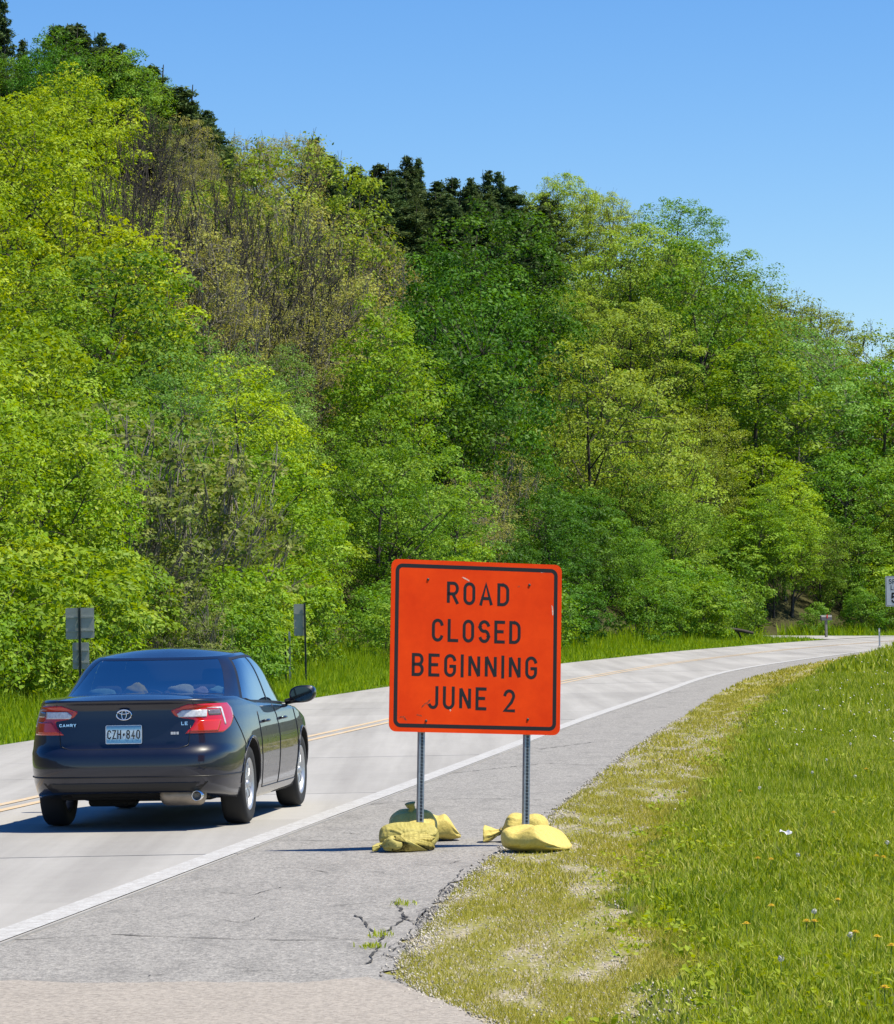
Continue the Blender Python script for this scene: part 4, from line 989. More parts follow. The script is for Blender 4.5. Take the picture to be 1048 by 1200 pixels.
def sandbag(loc, rz, L, Wd, Hh, label, mat, seed, pitch=0., tail=.16, roll=0., pillow=False):
    r = np.random.default_rng(seed); ns, na = 40, 48
    s = np.linspace(0, 1, ns); V = []
    body = 1 - tail / L if not pillow else 1.0
    for i, q in enumerate(s):
        if pillow: u = q; rad = max(.012, (1 - abs(2 * u - 1) ** 4)) ** .42
        elif q < body - .03: u = q / body; rad = (1 - abs(2 * u - 1) ** 2.6) ** .5 * .97 + .03
        else: rad = 0
        tn = .19 + .55 * max(0, (q - body) / (1 - body)) ** 1.2
        k = 1 / (1 + math.exp(-(q - body + .07) * 60)); rad = rad if pillow else rad * (1 - k) + tn * k
        wr = math.exp(-((q - body) / .22) ** 2) * (.5 if pillow else 1)
        sag = Hh * (.42 * max(0, (q - .62) / .38) ** 1.2 if pillow else .28 * max(0, (q - body + .1) / .3)); sag_w = 1 - .75 * max(0, (q - .6) / .4) ** 1.3 if pillow else 1
        for j in range(na):
            a = 2 * math.pi * j / na; ca, sa = math.cos(a), math.sin(a)
            ex = .75
            x = Wd * .5 * rad * math.copysign(abs(ca) ** ex, ca); z = Hh * .5 * rad * math.copysign(abs(sa) ** ex, sa)
            f = 1 + wr * (.10 * math.sin(9 * a + seed) + .07 * math.sin(15 * a + 2 * seed)) + .025 * math.sin(3 * a + q * 9 + seed) + .02 * math.sin(5 * a - q * 17)
            x *= f; z = (z * f + Hh * .5) * sag_w
            sag = 0 if pillow else sag
            z -= sag; z = max(z, .004 + .006 * abs(math.sin(a * 5 + q * 20)))
            z += .012 * math.sin(q * 14 + 3 * x / Wd + seed) * (z > .05)
            V.append((x, (q - .45) * L, z))
    F = [(i*na+j, i*na+(j+1) % na, (i+1)*na+(j+1) % na, (i+1)*na+j) for i in range(ns-1) for j in range(na)] + [tuple(reversed(range(na))), tuple(range((ns-1)*na, ns*na))]
    mb = MB().add(V, F)
    e = empty('sandbag', loc, rz); e.rotation_euler = (pitch, roll, rz)
    mb.build('bag', mat, e, True)
    if pillow:
        tag(e, label, 'sandbag', 'yellow sandbags weighing down the sign'); return e
    qy = (body - .45 + .005) * L
    mb = MB(); P = [(.19 * Wd * .55 * math.cos(a), qy + .004 * math.sin(3 * a), Hh * .42 + .19 * Hh * .55 * math.sin(a)) for a in np.linspace(0, 2 * math.pi, 25)]
    mb.tube(P, .004, 6, False).build('tie', M['wood_post'], e, True)
    tag(e, label, 'sandbag', 'yellow sandbags weighing down the sign'); return e
def gp(px, py): q = up(px, py); return (q.x, q.y, -.012)
x, y, _ = gp(479, 995); sandbag((x + .0, y + .06, -.012), R(188), .42, .44, .20, 'shade-coloured olive sandbag, gathered folds, at the foot of the sign post on the road side', M['bag_shaded'], 1, tail=.04)
kb = sandbag((x + .03, y + .36, -.01), R(178), .40, .36, .28, 'olive sandbag with tied neck on top, leaning against the road-side sign post', M['bag'], 2, pillow=True)
MB().tube([(0, .02, .22), (.01, .03, .275), (0, .03, .295), (.01, .035, .31), (.015, .04, .335)], [.05, .022, .024, .030, .042], 14).build('knot', M['bag_shaded'], kb, True)
sandbag((x - .13, y - .12, -.010), R(82), .24, .15, .11, 'small shade-coloured olive bag end trailing from the folded sandbag onto the asphalt', M['bag_shaded'], 3, tail=.06)
x, y, _ = gp(508, 984); sandbag((x + .015, y + .12, -.012), R(280), .36, .30, .20, 'bright yellow sandbag behind the olive ones on the road-side skid', M['bag'], 4, pillow=True)
x, y, _ = gp(626, 998); sandbag((x + .0, y + .20, -.008), R(246), .50, .44, .185, 'big yellow sandbag slumped towards the grass at the grass-side sign post', M['bag'], 5, pillow=True)
x, y, _ = gp(604, 985); sandbag((x + .04, y + .12, -.012), R(84), .50, .34, .21, 'yellow sandbag with bunched neck pointing at the road, behind the big slumped one', M['bag'], 6, tail=.13)

# ------------------------------------------------------------------ smaller signs beyond the road, mailbox, log, marker
def back_of_sign(px, py, panels, posts, label, yaw=0.):
    q = up(px, py); k = FPX / q.y; p = q
    e = empty('roadside_sign', (p.x, p.y, -.25), R(yaw))
    for (ax, ay, bx, by) in panels:
        w_, h_ = (bx - ax) / k, (by - ay) / k
        o = plate(w_, h_, .02, -.002, .002).build('panel', M['sign_back'], e); o.location = (((ax + bx) / 2 - px) / k, 0, (py - (ay + by) / 2) / k + .25)
        o2 = MB().box((-w_ * .45, -.014, -.012), (w_ * .45, -.003, .012)).build('rail', M['sign_back'], o); o2.location = (0, 0, h_ * .2)
        o2 = MB().box((-w_ * .45, -.014, -.012), (w_ * .45, -.003, .012)).build('rail', M['sign_back'], o); o2.location = (0, 0, -h_ * .25)
    for (ax, top, mt) in posts:
        hh = (py - top) / k + .25
        MB().box((-.022, -.045, 0), (-.014, -.016, hh)).box((.014, -.045, 0), (.022, -.016, hh)).box((-.014, -.022, 0), (.014, -.016, hh)).build('post', M[mt], e, loc=((ax - px) / k, 0, 0))
    return tag(e, label, 'sign')
back_of_sign(97, 843, [(79, 712.5, 94.5, 749), (95.5, 712.5, 112.5, 748), (86.5, 753, 95, 784), (96, 753, 106, 784)], [(95.5, 712, 'dark_post')], 'back of a route marker sign with two small lower plates, beyond the dark car', -3)
back_of_sign(352, 806, [(346, 708, 358.5, 745)], [(359, 707, 'dark_post'), (340.5, 740, 'steel'), (335.5, 742, 'dark_post')], 'back of a sign on thin posts standing in tall grass at the far road edge')
# speed limit sign on the near side, far up the road
q = up(1053.5, 762); k = FPX / q.y
e = empty('speed_limit_sign', (q.x, q.y, float(lawn_z(q.x, q.y)) - .1), R(-4))
wp, hp2 = 28 / k, 35.5 / k
pan2 = plate(wp, hp2, .03, -.002, .002).build('panel', plain('white_sheeting', (.72, .72, .72), .5, var=.06), e); pan2.location = (0, 0, (762 - 692.3) / k + .1)
o = ring(wp * .95, hp2 * .96, .025, .014, -.004).build('border', M['black_print'], pan2)
for txt, hz, hh, sw in (('SPEED', .32, .165, .026), ('LIMIT', .115, .165, .026), ('55', -.22, .36, .062)):
    vv, ff = text_mesh(txt, hh * hp2 / 1.03, sw, .03, .80); o = obj('lettering', vv, ff, M['black_print'], pan2); o.location = (0, -.005, hz * hp2)
MB().box((-.025, .003, 0), (.025, .045, (762 - 674) / k + .05)).build('post', M['steel'], e, bevel=.004)
tag(e, 'white speed limit sign on a post where the road bends away', 'sign')
q = up(1031, 757)
e = empty('marker_post', (q.x, q.y, float(lawn_z(q.x, q.y)) - .05)); MB().box((-.03, -.008, 0), (.03, .008, .75)).build('stake', M['steel'], e, bevel=.004); MB().box((-.028, -.012, .62), (.028, -.0085, .70)).build('reflector', plain('white_reflector', (.7, .7, .68), .3), e)
tag(e, 'thin marker stake in the grass by the road bend', 'marker post')
# mailbox
q = Vector(on_column(968, 1.6, 1.0))
e = empty('mailbox', (q.x, q.y, q.z - .05), R(20))
P = [(-.10, 0), (.10, 0)] + [(.10 * math.cos(a), .13 + .10 * math.sin(a)) for a in np.linspace(0, math.pi, 9)]
n = len(P); V = [(-.27, a, b) for a, b in P] + [(.27, a, b) for a, b in P]
MB().add(V, [tuple(range(n)), tuple(range(2*n-1, n-1, -1))] + [(i, n+i, n+(i+1) % n, (i+1) % n) for i in range(n)]).build('box', plain('mailbox_grey', (.10, .10, .10), .5), e, loc=(0, 0, .98))
MB().box((-.28, -.075, 0), (.28, .075, .02)).build('lid', plain('mailbox_lid', (.62, .62, .60), .5), e, bevel=.006, loc=(0, 0, 1.20))
MB().box((-.05, -.05, 0), (.05, .05, .98)).build('post', M['wood_post'], e); MB().box((-.01, -.115, 1.08), (.05, -.102, 1.26)).build('flag', plain('flag_red', (.5, .03, .02), .5), e)
tag(e, 'small dark mailbox with pale lid on a wooden post beside the far driveway', 'mailbox')
# fallen log
q = Vector(on_column(862, 2.9)); e = empty('fallen_log', (q.x, q.y, q.z + .25), 0)
MB().tube([(-.75, 0, .62), (-.3, .02, .6), (.25, -.03, .52), (.8, .03, .40)], [.07, .09, .08, .06], 9).build('trunk', M['bark'], e, True)
MB().tube([(.1, 0, .5), (.25, .1, .2), (.2, .2, -.4)], [.05, .04, .03], 6).build('limb', M['bark'], e, True); MB().tube([(-.4, 0, .6), (-.5, .15, .3), (-.55, .3, -.4)], [.05, .04, .03], 6).build('limb', M['bark'], e, True)
tag(e, 'fallen dark log propped at the foot of the trees by the far driveway', 'log')

# ------------------------------------------------------------------ the dark sedan   (car space: X right, Y forward from the rear bumper, Z up)
m, t, b, o_ = new_mat('navy_car_paint')
b.inputs['Base Color'].default_value = (.004, .0065, .020, 1); b.inputs['Roughness'].default_value = .35; b.inputs['Coat Weight'].default_value = 1; b.inputs['Coat Roughness'].default_value = .02
b.inputs['Specular IOR Level'].default_value = .4
tc = N(t, 'TexCoord'); n1 = noise(t, tc.outputs['Object'], 3, 5); mr = N(t, 'MapRange'); mr.inputs['To Min'].default_value = .28; mr.inputs['To Max'].default_value = .45
t.links.new(n1, mr.inputs[0]); t.links.new(mr.outputs[0], b.inputs['Roughness'])
M['paint'] = m
def m_glass(name, tint, refl=.06):
    m, t, b, o = new_mat(name)
    tp = N(t, 'BsdfTransparent'); tp.inputs[0].default_value = (*tint, 1); gs = N(t, 'BsdfGlossy', Roughness=.01)
    fr = N(t, 'Fresnel', IOR=1.52); ad = N(t, 'Math', operation='ADD'); ad.inputs[1].default_value = refl; t.links.new(fr.outputs[0], ad.inputs[0])
    mx = N(t, 'MixShader'); t.links.new(ad.outputs[0], mx.inputs[0]); t.links.new(tp.outputs[0], mx.inputs[1]); t.links.new(gs.outputs[0], mx.inputs[2]); t.links.new(mx.outputs[0], o.inputs[0])
    return m
M['glass'] = m_glass('tinted_car_glass', (.80, .88, .90), .52)
M['trim'] = plain('black_trim', (.012, .012, .013), .45); M['rubber'] = plain('tyre_rubber', (.018, .018, .018), .8, var=.2, vscale=20)
M['alloy'] = plain('alloy_wheel', (.55, .56, .58), .42, .8); M['chrome'] = plain('chrome', (.85, .86, .88), .08, 1.0)
M['red_lens'] = plain('red_lens', (.55, .012, .012), .08, coat=1.0); M['clear_lens'] = plain('clear_lens', (.62, .64, .66), .12, coat=1.0, var=.25, vscale=40)
M['under'] = plain('underbody', (.01, .01, .01), .9); M['muffler'] = plain('muffler_steel', (.36, .31, .25), .5, .7, var=.25); M['cabin'] = plain('cabin_trim', (.05, .052, .055), .8)
M['seat'] = plain('seat_cloth', (.10, .10, .105), .9)

NS = 200
YC, HL, HW, EXP = 2.40, 2.40, .91, 6.0
th = np.linspace(0, 2 * np.pi, 20001)
def sup(a, n): return np.sign(np.cos(a)) * np.abs(np.cos(a)) ** (2 / n), np.sign(np.sin(a)) * np.abs(np.sin(a)) ** (2 / n)
cx_, cy_ = sup(th - np.pi / 2, EXP); L_ = np.r_[0, np.cumsum(np.hypot(np.diff(cx_ * HW), np.diff(cy_ * HL)))]
TH = np.interp(np.linspace(0, L_[-1], NS, endpoint=False), L_, th) - np.pi / 2      # even spacing, starts at rear centre, goes to the right
CU, CV = sup(TH, EXP)
def z_top(y): return np.interp(y, [0, .1, .5, .85, 1.15, 1.6, 2.6, 3.4, 3.75, 4.3, 4.65, 4.8], [1.078, 1.082, 1.088, 1.085, 1.05, 1.01, .975, .945, .92, .82, .73, .66])
def z_bot(y): return np.interp(y, [0, .25, .6, 1.0, 3.9, 4.3, 4.8], [.315, .29, .24, .20, .20, .21, .24])
RZ = [.2, .30, .36, .44, .455, .52, .60, .655, .668, .70, .80, .92, 1.00, 1.035, 1.06, 1.078, 1.1]
RI = [.16, .085, .035, .012, .006, .0, .006, .020, .052, .068, .082, .098, .105, .085, .060, .058, .075]
SZ = [.18, .24, .30, .42, .55, .66, .72, .80, .90, 1.0, 1.1]
SI = [.075, .050, .030, .012, .002, .0, .003, .014, .034, .062, .10]
def body_pt(u, v, z, yref=None):
    y0 = YC + HL * v
    zt = z_top(y0) + 0 * z
    e = np.clip(zt - z, 0, None); rr = .038
    fil = np.where(e < rr, rr - np.sqrt(np.clip(rr ** 2 - (rr - e) ** 2, 0, None)), 0)
    si = np.interp(z, SZ, SI) + fil * .9
    ri = np.where(v < 0, np.interp(z, RZ, RI) + fil * .12, np.interp(z, [.2, .35, .5, .66, .9], [.12, .02, 0, .06, .25]))
    return np.stack([(HW - si) * u, YC + (HL - ri) * v, z + 0 * u], -1)
tt = np.unique(np.r_[np.linspace(0, .88, 26), np.linspace(.88, 1, 12)])
rowsV = []
for q in tt:
    y0 = YC + HL * CV; z = z_bot(y0) + (z_top(y0) - z_bot(y0)) * q
    rowsV.append(body_pt(CU, CV, z))
top = rowsV[-1]
for k in (.96, .88, .75, .55, .3, 0.0):
    c = top.copy(); c[:, 0] *= k; c[:, 2] += .035 * (1 - k ** 2) * np.interp(c[:, 1], [.06, .3, 4.5, 4.75], [0, 1, 1, 0]); rowsV.append(c)
bot = rowsV[0].copy(); bot[:, 0] *= .7; bot2 = bot.copy(); bot2[:, 0] = 0
rowsV = [bot2, bot] + rowsV
VB = np.concatenate(rowsV); nr = len(rowsV)
FB = [(i*NS+j, i*NS+(j+1) % NS, (i+1)*NS+(j+1) % NS, (i+1)*NS+j) for i in range(nr-1) for j in range(NS)]
CAR = empty('parked_sedan'.replace('parked_', 'dark_'), (0, 0, 0))
me = mesh_from('body', VB, FB, True)
bm = bmesh.new(); bm.from_mesh(me); bmesh.ops.remove_doubles(bm, verts=bm.verts, dist=.0006); bmesh.ops.recalc_face_normals(bm, faces=bm.faces); bm.to_mesh(me); bm.free()
body = link('body', me, M['paint'], CAR)
me.materials.append(M['under'])
REAR_AX, WB, TRK, WR = 1.06, 2.775, .772, .332
cut = MB()
cutters = []
for ya in (REAR_AX, REAR_AX + WB):
    for sgn in (-1, 1):
        a, c_ = (.52, 1.2) if sgn > 0 else (-1.2, -.52)
        mb = MB().lathe([(a, .001), (a, .385), (c_, .385), (c_, .001)], 'x', 48, (0, ya, .345)).box((a, ya - .384, -.3), (c_, ya + .384, .345)) if False else MB().lathe([(a, .001), (a, .385), (c_, .385), (c_, .001)], 'x', 48, (0, ya, .335))
        co = mb.build('wheel_cutter', M['under'], None)
        cutters.append(co); md = body.modifiers.new('arch', 'BOOLEAN'); md.object = co; md.operation = 'DIFFERENCE'; md.solver = 'EXACT'
# cabin hollow so that the glass shows an interior
hol = MB().box((-.70, 1.02, .42), (.70, 3.55, 1.3)).build('cabin_cutter', M['cabin'], None); cutters.append(hol)
md = body.modifiers.new('cabin', 'BOOLEAN'); md.object = hol; md.operation = 'DIFFERENCE'; md.solver = 'EXACT'
dg = bpy.context.evaluated_depsgraph_get(); dg.update()
nm = bpy.data.meshes.new_from_object(body.evaluated_get(dg), preserve_all_data_layers=True, depsgraph=dg)
body.modifiers.clear(); body.data = nm; nm.name = 'body'
for co in cutters: bpy.data.objects.remove(co)
print('BODY', len(nm.polygons), [mm.name if mm else None for mm in nm.materials])
# greenhouse
GE = 5.2
gx, gy = sup(th - np.pi / 2, GE); L2 = np.r_[0, np.cumsum(np.hypot(np.diff(gx * .78), np.diff(gy * 1.5)))]
NG = 240; TG = np.interp(np.linspace(0, L2[-1], NG, endpoint=False), L2, th) - np.pi / 2; GU, GV = sup(TG, GE)
def gh(v, u, w):
    """v: 0 belt .. 1 roof edge; u, w: contour coordinates"""
    yr = .86 + (1.62 - .86) * v ** .92; yf = 3.80 - (3.80 - 2.86) * v ** .95
    hw = .812 - .165 * v - .072 * v ** 5; ym = (yr + yf) / 2; hl = (yf - yr) / 2
    y = ym + hl * w; x = hw * u
    zb = np.interp(y, [.8, 1.2, 1.6, 2.6, 3.4, 3.9], [1.10, 1.045, 1.005, .97, .94, .93])
    zr = np.interp(y, [1.4, 1.62, 2.0, 2.4, 2.8, 3.0], [1.385, 1.405, 1.425, 1.43, 1.41, 1.39])
    vz = 1 - (1 - v) ** 1.22
    return np.stack([x, y, zb * (1 - vz) + zr * vz], -1)
vv_ = np.r_[-.06, 0, .05, np.linspace(.08, .86, 12), .89, .92, .94, .96, .98, .99, 1.0]
GR = [gh(max(v, 0), GU, GV) - np.array([0, 0, .05 if v < 0 else 0]) for v in vv_]
tp = GR[-1]
for k in (.97, .9, .75, .5, .25, 0.):
    c = tp.copy(); c[:, 0] *= k; e_ = (1 - k ** 2); c[:, 2] += .050 * e_ * np.sin(np.clip((c[:, 1] - tp[:, 1].min()) / .5, 0, 1) * np.pi / 2) * np.sin(np.clip((tp[:, 1].max() - c[:, 1]) / .4, 0, 1) * np.pi / 2); GR.append(c)
base = gh(0., GU, GV)
def zone(i, j):
    """which piece a greenhouse face belongs to"""
    v0, v1 = vv_[min(i, len(vv_)-1)], vv_[min(i+1, len(vv_)-1)]
    if i >= len(vv_) - 1: return 'r'
    u_, w_ = (GU[j] + GU[(j+1) % NG]) / 2, (GV[j] + GV[(j+1) % NG]) / 2
    if w_ < -.8 and abs(u_) < .845 and .08 <= v0 and v1 <= .92: return 'rear'
    if w_ > .8 and abs(u_) < .86 and .05 <= v0 and v1 <= .92: return 'front'
    yb = base[j][1] * .5 + base[(j+1) % NG][1] * .5
    if abs(u_) > .9 and .05 <= v0 and v1 <= .861:
        s = 'R' if u_ > 0 else 'L'
        if 1.27 < yb < 1.50: return 'quarter' + s
        if 1.53 < yb < 2.36: return 'rdoor' + s
        if 2.44 < yb < 3.45: return 'fdoor' + s
        if 1.22 < yb < 3.5: return 'b'
    if abs(u_) > .9 and .0 <= v0 and v1 <= .93 and 1.2 < yb < 3.52: return 'b'
    return 'r'
zf = {}
for i in range(len(GR) - 1):
    for j in range(NG): zf.setdefault(zone(i, j), []).append((i*NG+j, i*NG+(j+1) % NG, (i+1)*NG+(j+1) % NG, (i+1)*NG+j))
GV_ = np.concatenate(GR)
def sub(name, key, mat, parent=CAR, off=0.0, label=None):
    fs = zf[key]; ids = sorted({i for f in fs for i in f}); mp = {a: k for k, a in enumerate(ids)}
    V = GV_[ids].copy()
    if off: c0 = np.array([0, 2.3, 1.0]); V = V + off * (V - c0) / np.linalg.norm(V - c0, axis=1, keepdims=True)
    o = obj(name, V, [tuple(mp[i] for i in f) for f in fs], mat, parent, True)
    if label: o['label'] = label
    return o
roof = sub('roof', 'r', M['paint']); sub('window_trim', 'b', M['trim'])
sub('rear_window', 'rear', M['glass'], off=-.002); sub('windscreen', 'front', M['glass'], off=-.002)
for s in 'RL':
    for kk in ('quarter', 'rdoor', 'fdoor'): sub('side_window', kk + s, M['glass'], off=-.003)
# patches laid on the body: a = arc length from the rear centre (+ right), z height
pr_ = body_pt(CU, CV, np.full(NS, .85)); ARC = np.r_[0, np.cumsum(np.linalg.norm(np.diff(pr_, axis=0), axis=1))]
def on_body(a, z, off=.003):
    a = np.asarray(a, float); s = np.sign(a); th_ = np.interp(np.abs(a), ARC, np.unwrap(TH)); u, v = sup(th_, EXP)
    z = np.asarray(z, float); P = body_pt(u * np.where(s < 0, -1, 1), v, z)
    da = 1e-3; th2 = np.interp(np.abs(a) + da, ARC, np.unwrap(TH)); u2, v2 = sup(th2, EXP); P2 = body_pt(u2 * np.where(s < 0, -1, 1), v2, z); P3 = body_pt(u * np.where(s < 0, -1, 1), v, z + .002)
    n = np.cross((P2 - P) * np.where(s < 0, -1, 1)[..., None], P3 - P); n /= np.linalg.norm(n, axis=-1, keepdims=True) + 1e-12
    return P + n * off
def patch(name, rows_, mat, parent=CAR, off=.004, na=14, depth=.012, nz=10):
    """rows_: [(z, a_start, a_end)...] from bottom to top"""
    zs = [q[0] for q in rows_]; Z = np.linspace(zs[0], zs[-1], nz); A0 = np.interp(Z, zs, [q[1] for q in rows_]); A1 = np.interp(Z, zs, [q[2] for q in rows_])
    V = []; f = np.linspace(0, 1, na)
    for lay in (off, off - depth):
        for i in range(nz): V += list(on_body(A0[i] + (A1[i] - A0[i]) * f, np.full(na, Z[i]), lay))
    n = na * nz; F = []
    for i in range(nz - 1):
        for j in range(na - 1):
            q = (i*na+j, i*na+j+1, (i+1)*na+j+1, (i+1)*na+j); F += [q, tuple(k + n for k in reversed(q))]
    rim = [i for i in range(na)] + [i*na+na-1 for i in range(1, nz)] + [(nz-1)*na+j for j in range(na-2, -1, -1)] + [i*na for i in range(nz-2, 0, -1)]
    for a, b in zip(rim, rim[1:] + rim[:1]): F.append((a, a + n, b + n, b))
    mb = MB().add(V, F); return mb.build(name, mat, parent, True)
def seam(name, pts, parent=CAR, wd=.0035, mat=None, off=.0012):
    P = []
    for (a0, z0), (a1, z1) in zip(pts[:-1], pts[1:]):
        n = max(2, int(max(abs(a1 - a0), abs(z1 - z0)) / .03)); P += [(a0 + (a1 - a0) * i / n, z0 + (z1 - z0) * i / n) for i in range(n)]
    P.append(pts[-1]); Q = on_body(np.array([p[0] for p in P]), np.array([p[1] for p in P]), off)
    return MB().tube([tuple(q) for q in Q], wd, 5).build(name, mat or M['trim'], parent, True)
# tail lamps: red wraparound body, clear reversing strip, bright bracket
for s in (1, -1):
    lamp = patch('tail_light', [(.795, s * .50, s * .86), (.85, s * .565, s * 1.02), (.905, s * .60, s * 1.10), (.93, s * .44, s * 1.12), (.985, s * .40, s * 1.12), (1.035, s * .56, s * 1.06)], M['red_lens'], na=24, nz=16)
    patch('reversing_lamp', [(.928, s * .46, s * .70), (.955, s * .45, s * .71), (.985, s * .50, s * .72)], M['clear_lens'], lamp, off=.008, depth=.006)
    patch('indicator', [(.940, s * .725, s * .875), (.985, s * .725, s * .875)], plain('smoked_lens', (.16, .13, .14), .15, coat=1.0, var=.3, vscale=50), lamp, off=.0075, depth=.006, nz=4)
    patch('light_bracket', [(.86, s * .905, s * .925), (.99, s * .885, s * .915), (1.005, s * .72, s * .905)], M['clear_lens'], lamp, off=.0085, depth=.006)
    patch('lower_lens', [(.81, s * .54, s * .80), (.90, s * .63, s * .86)], plain('amber_red_lens', (.62, .03, .012), .10, coat=1.0), lamp, off=.0075, depth=.006)
# trunk lid seams, bumper seams
seam('trunk_seam', [(-.62, 1.07), (-.60, 1.0), (-.44, .98)]); seam('trunk_seam', [(.62, 1.07), (.60, 1.0), (.44, .98)])
seam('trunk_seam', [(-.55, .86), (-.52, .70), (-.44, .672), (.44, .672), (.52, .70), (.55, .86)], wd=.004)
seam('bumper_crease', [(-1.3, .45), (-.7, .447), (.7, .447), (1.3, .45)], wd=.006, mat=M['trim'], off=.002)
seam('bumper_seam', [(1.12, .93), (1.25, .80), (1.37, .68), (1.39, .52)]); seam('bumper_seam', [(-1.12, .93), (-1.25, .80), (-1.37, .68), (-1.39, .52)])
patch('bumper_insert', [(.325, -.62, .62), (.40, -.70, .70)], M['trim'], off=.003)
# plate recess, plate, badges
def flat_rear(name, V, F, mat, x, z, parent=CAR, off=.014, lean=-4):
    q = on_body(np.array([x]), np.array([z]), 0)[0]; o = obj(name, V, F, mat, parent); o.location = (q[0], q[1] - off, q[2]); o.rotation_euler = (R(lean), 0, -R(1.5) * np.sign(x) * abs(x) * 8 if abs(x) > .2 else 0); return o
PM_ = plate(.305, .155, .012, -.001, .001)
m, t, b, o_ = new_mat('licence_plate'); tc = N(t, 'TexCoord'); sx = N(t, 'SeparateXYZ'); t.links.new(tc.outputs['Object'], sx.inputs[0])
mr = N(t, 'MapRange'); mr.inputs['From Min'].default_value = -.078; mr.inputs['From Max'].default_value = .078; t.links.new(sx.outputs['Z'], mr.inputs[0])
t.links.new(ramp(t, mr.outputs[0], [(0, (.10, .30, .50)), (.2, (.16, .42, .62)), (.32, (.55, .72, .78)), (.68, (.60, .76, .82)), (.8, (.16, .42, .62)), (1, (.08, .26, .46))]), b.inputs['Base Color']); b.inputs['Roughness'].default_value = .4
lp = flat_rear('licence_plate', PM_.V, PM_.F, m, 0.0, .795, off=.016)
o = ring(.303, .153, .011, .005, -.002).build('plate_frame', M['clear_lens'], lp)
v2, f2 = text_mesh('CZH*840', .074, .0095, .0095, .60); o = obj('plate_number', v2, f2, M['black_print'], lp); o.location = (0, -.003, 0)
# emblem: three interlocking ovals
def oval(rx, rz, t_, y=0.0):
    mb = MB(); n = 36
    P = [(rx * math.cos(6.28318 * i / n), y, rz * math.sin(6.28318 * i / n)) for i in range(n + 1)]
    return mb.tube(P, t_, 6, False)
q = on_body(np.array([0.]), np.array([.955]), .012)[0]
em = oval(.062, .042, .0065).build('emblem', M['chrome'], CAR, True, loc=tuple(q)); em.rotation_euler = (R(-4), 0, 0)
oval(.020, .038, .005).build('inner_oval', M['chrome'], em, True); o = oval(.044, .014, .005).build('inner_oval', M['chrome'], em, True); o.location = (0, -.001, .021)
for txt, x, z, h, xs in (('CAMRY', -.475, .875, .026, 1.25), ('LE', .505, .878, .028, 1.3)):
    v2, f2 = text_mesh(txt, h, .0055, .007, xs); o = flat_rear('badge_lettering', v2, f2, M['chrome'], x, z, off=.016); o.rotation_euler = (R(-4), 0, R(-2 if x < 0 else 2) * 3)
for i in range(3):
    o = flat_rear('sticker', *(lambda q_: (q_.V, q_.F))(plate(.019, .022, .002, -.001, .001)), plain('sticker_white', (.6, .62, .62), .5), .395 + i * .023, .80, off=.0155); o.rotation_euler = (R(-4), 0, R(5))
# door seams, handles, sill and side details
ycum = on_body(ARC[:NS // 2], np.full(NS // 2, .6), 0)[:, 1]
def a_at(y): return float(np.interp(y, ycum, ARC[:NS // 2]))
for s in (1, -1):
    seam('door_seam', [(s * a_at(1.47), .93), (s * a_at(1.46), .74), (s * a_at(1.55), .52), (s * a_at(1.60), .28)], wd=.004)
    seam('door_seam', [(s * a_at(2.40), .97), (s * a_at(2.42), .6), (s * a_at(2.42), .28)], wd=.004); seam('door_seam', [(s * a_at(3.50), .93), (s * a_at(3.46), .6), (s * a_at(3.42), .28)], wd=.004)
    seam('sill_seam', [(s * a_at(1.60), .28), (s * a_at(3.42), .28)], wd=.005)
    for yh in (1.66, 2.60):
        P = on_body(np.array([s * a_at(yh + k) for k in (0, .04, .11, .18, .22)]), np.full(5, .845), np.array([0.0]))
        off_ = [.004, .030, .036, .030, .004]; P = [(p[0] + s * k, p[1], p[2]) for p, k in zip(P, off_)]
        MB().tube(P, [.010, .012, .013, .012, .010], 8).build('door_handle', M['paint'], CAR, True)
    # mirror
    mb = MB(); ns, na = 14, 20; V = []
    for i in range(ns):
        q = i / (ns - 1); rd = max(.04, (1 - q ** 3.2)) ** .5
        for j in range(na):
            a = 2 * math.pi * j / na; V.append((s * (.115 * rd * math.copysign(abs(math.cos(a)) ** .75, math.cos(a))) + s * .03 * q, q * .13, .078 * rd * math.copysign(abs(math.sin(a)) ** .75, math.sin(a)) + .02 * s * math.cos(a) * s * .6))
    F_ = [(i*na+j, i*na+(j+1) % na, (i+1)*na+(j+1) % na, (i+1)*na+j) for i in range(ns-1) for j in range(na)] + [tuple(range(na)), tuple(range((ns-1)*na, ns*na))]
    mi = mb.add(V, F_).build('mirror', M['paint'], CAR, True, loc=(s * .985, 3.22, 1.035))
    MB().add([(s * .10 * math.cos(6.283 * j / 24), -.003, .066 * math.sin(6.283 * j / 24)) for j in range(24)], [tuple(range(24))]).build('mirror_glass', plain('mirror_glass', (.10, .11, .10), .05, 1.0), mi)
    MB().tube([(s * -.16, .06, -.07), (s * -.06, .05, -.05)], [.025, .03], 8).build('stalk', M['trim'], mi, True)
    seam('wheel_lip', [(s * a_at(REAR_AX + .40 * math.cos(q)), .335 + .40 * math.sin(q)) for q in np.linspace(0.05, math.pi - .05, 30)], wd=.006, mat=M['paint'], off=.002)
    seam('wheel_lip', [(s * a_at(REAR_AX + WB + .40 * math.cos(q)), .335 + .40 * math.sin(q)) for q in np.linspace(0.05, math.pi - .05, 30)], wd=.006, mat=M['paint'], off=.002)
    MB().tube([tuple(np.array(gh(.03, np.array([s * .999 * abs(np.interp(y, [1.2, 3.5], [.99, .99]))]), np.array([(y - 2.33) / 1.47]))[0]) + np.array([s * .004, 0, 0])) for y in np.linspace(1.3, 3.45, 24)], .006, 6).build('belt_moulding', M['trim'], CAR, True)
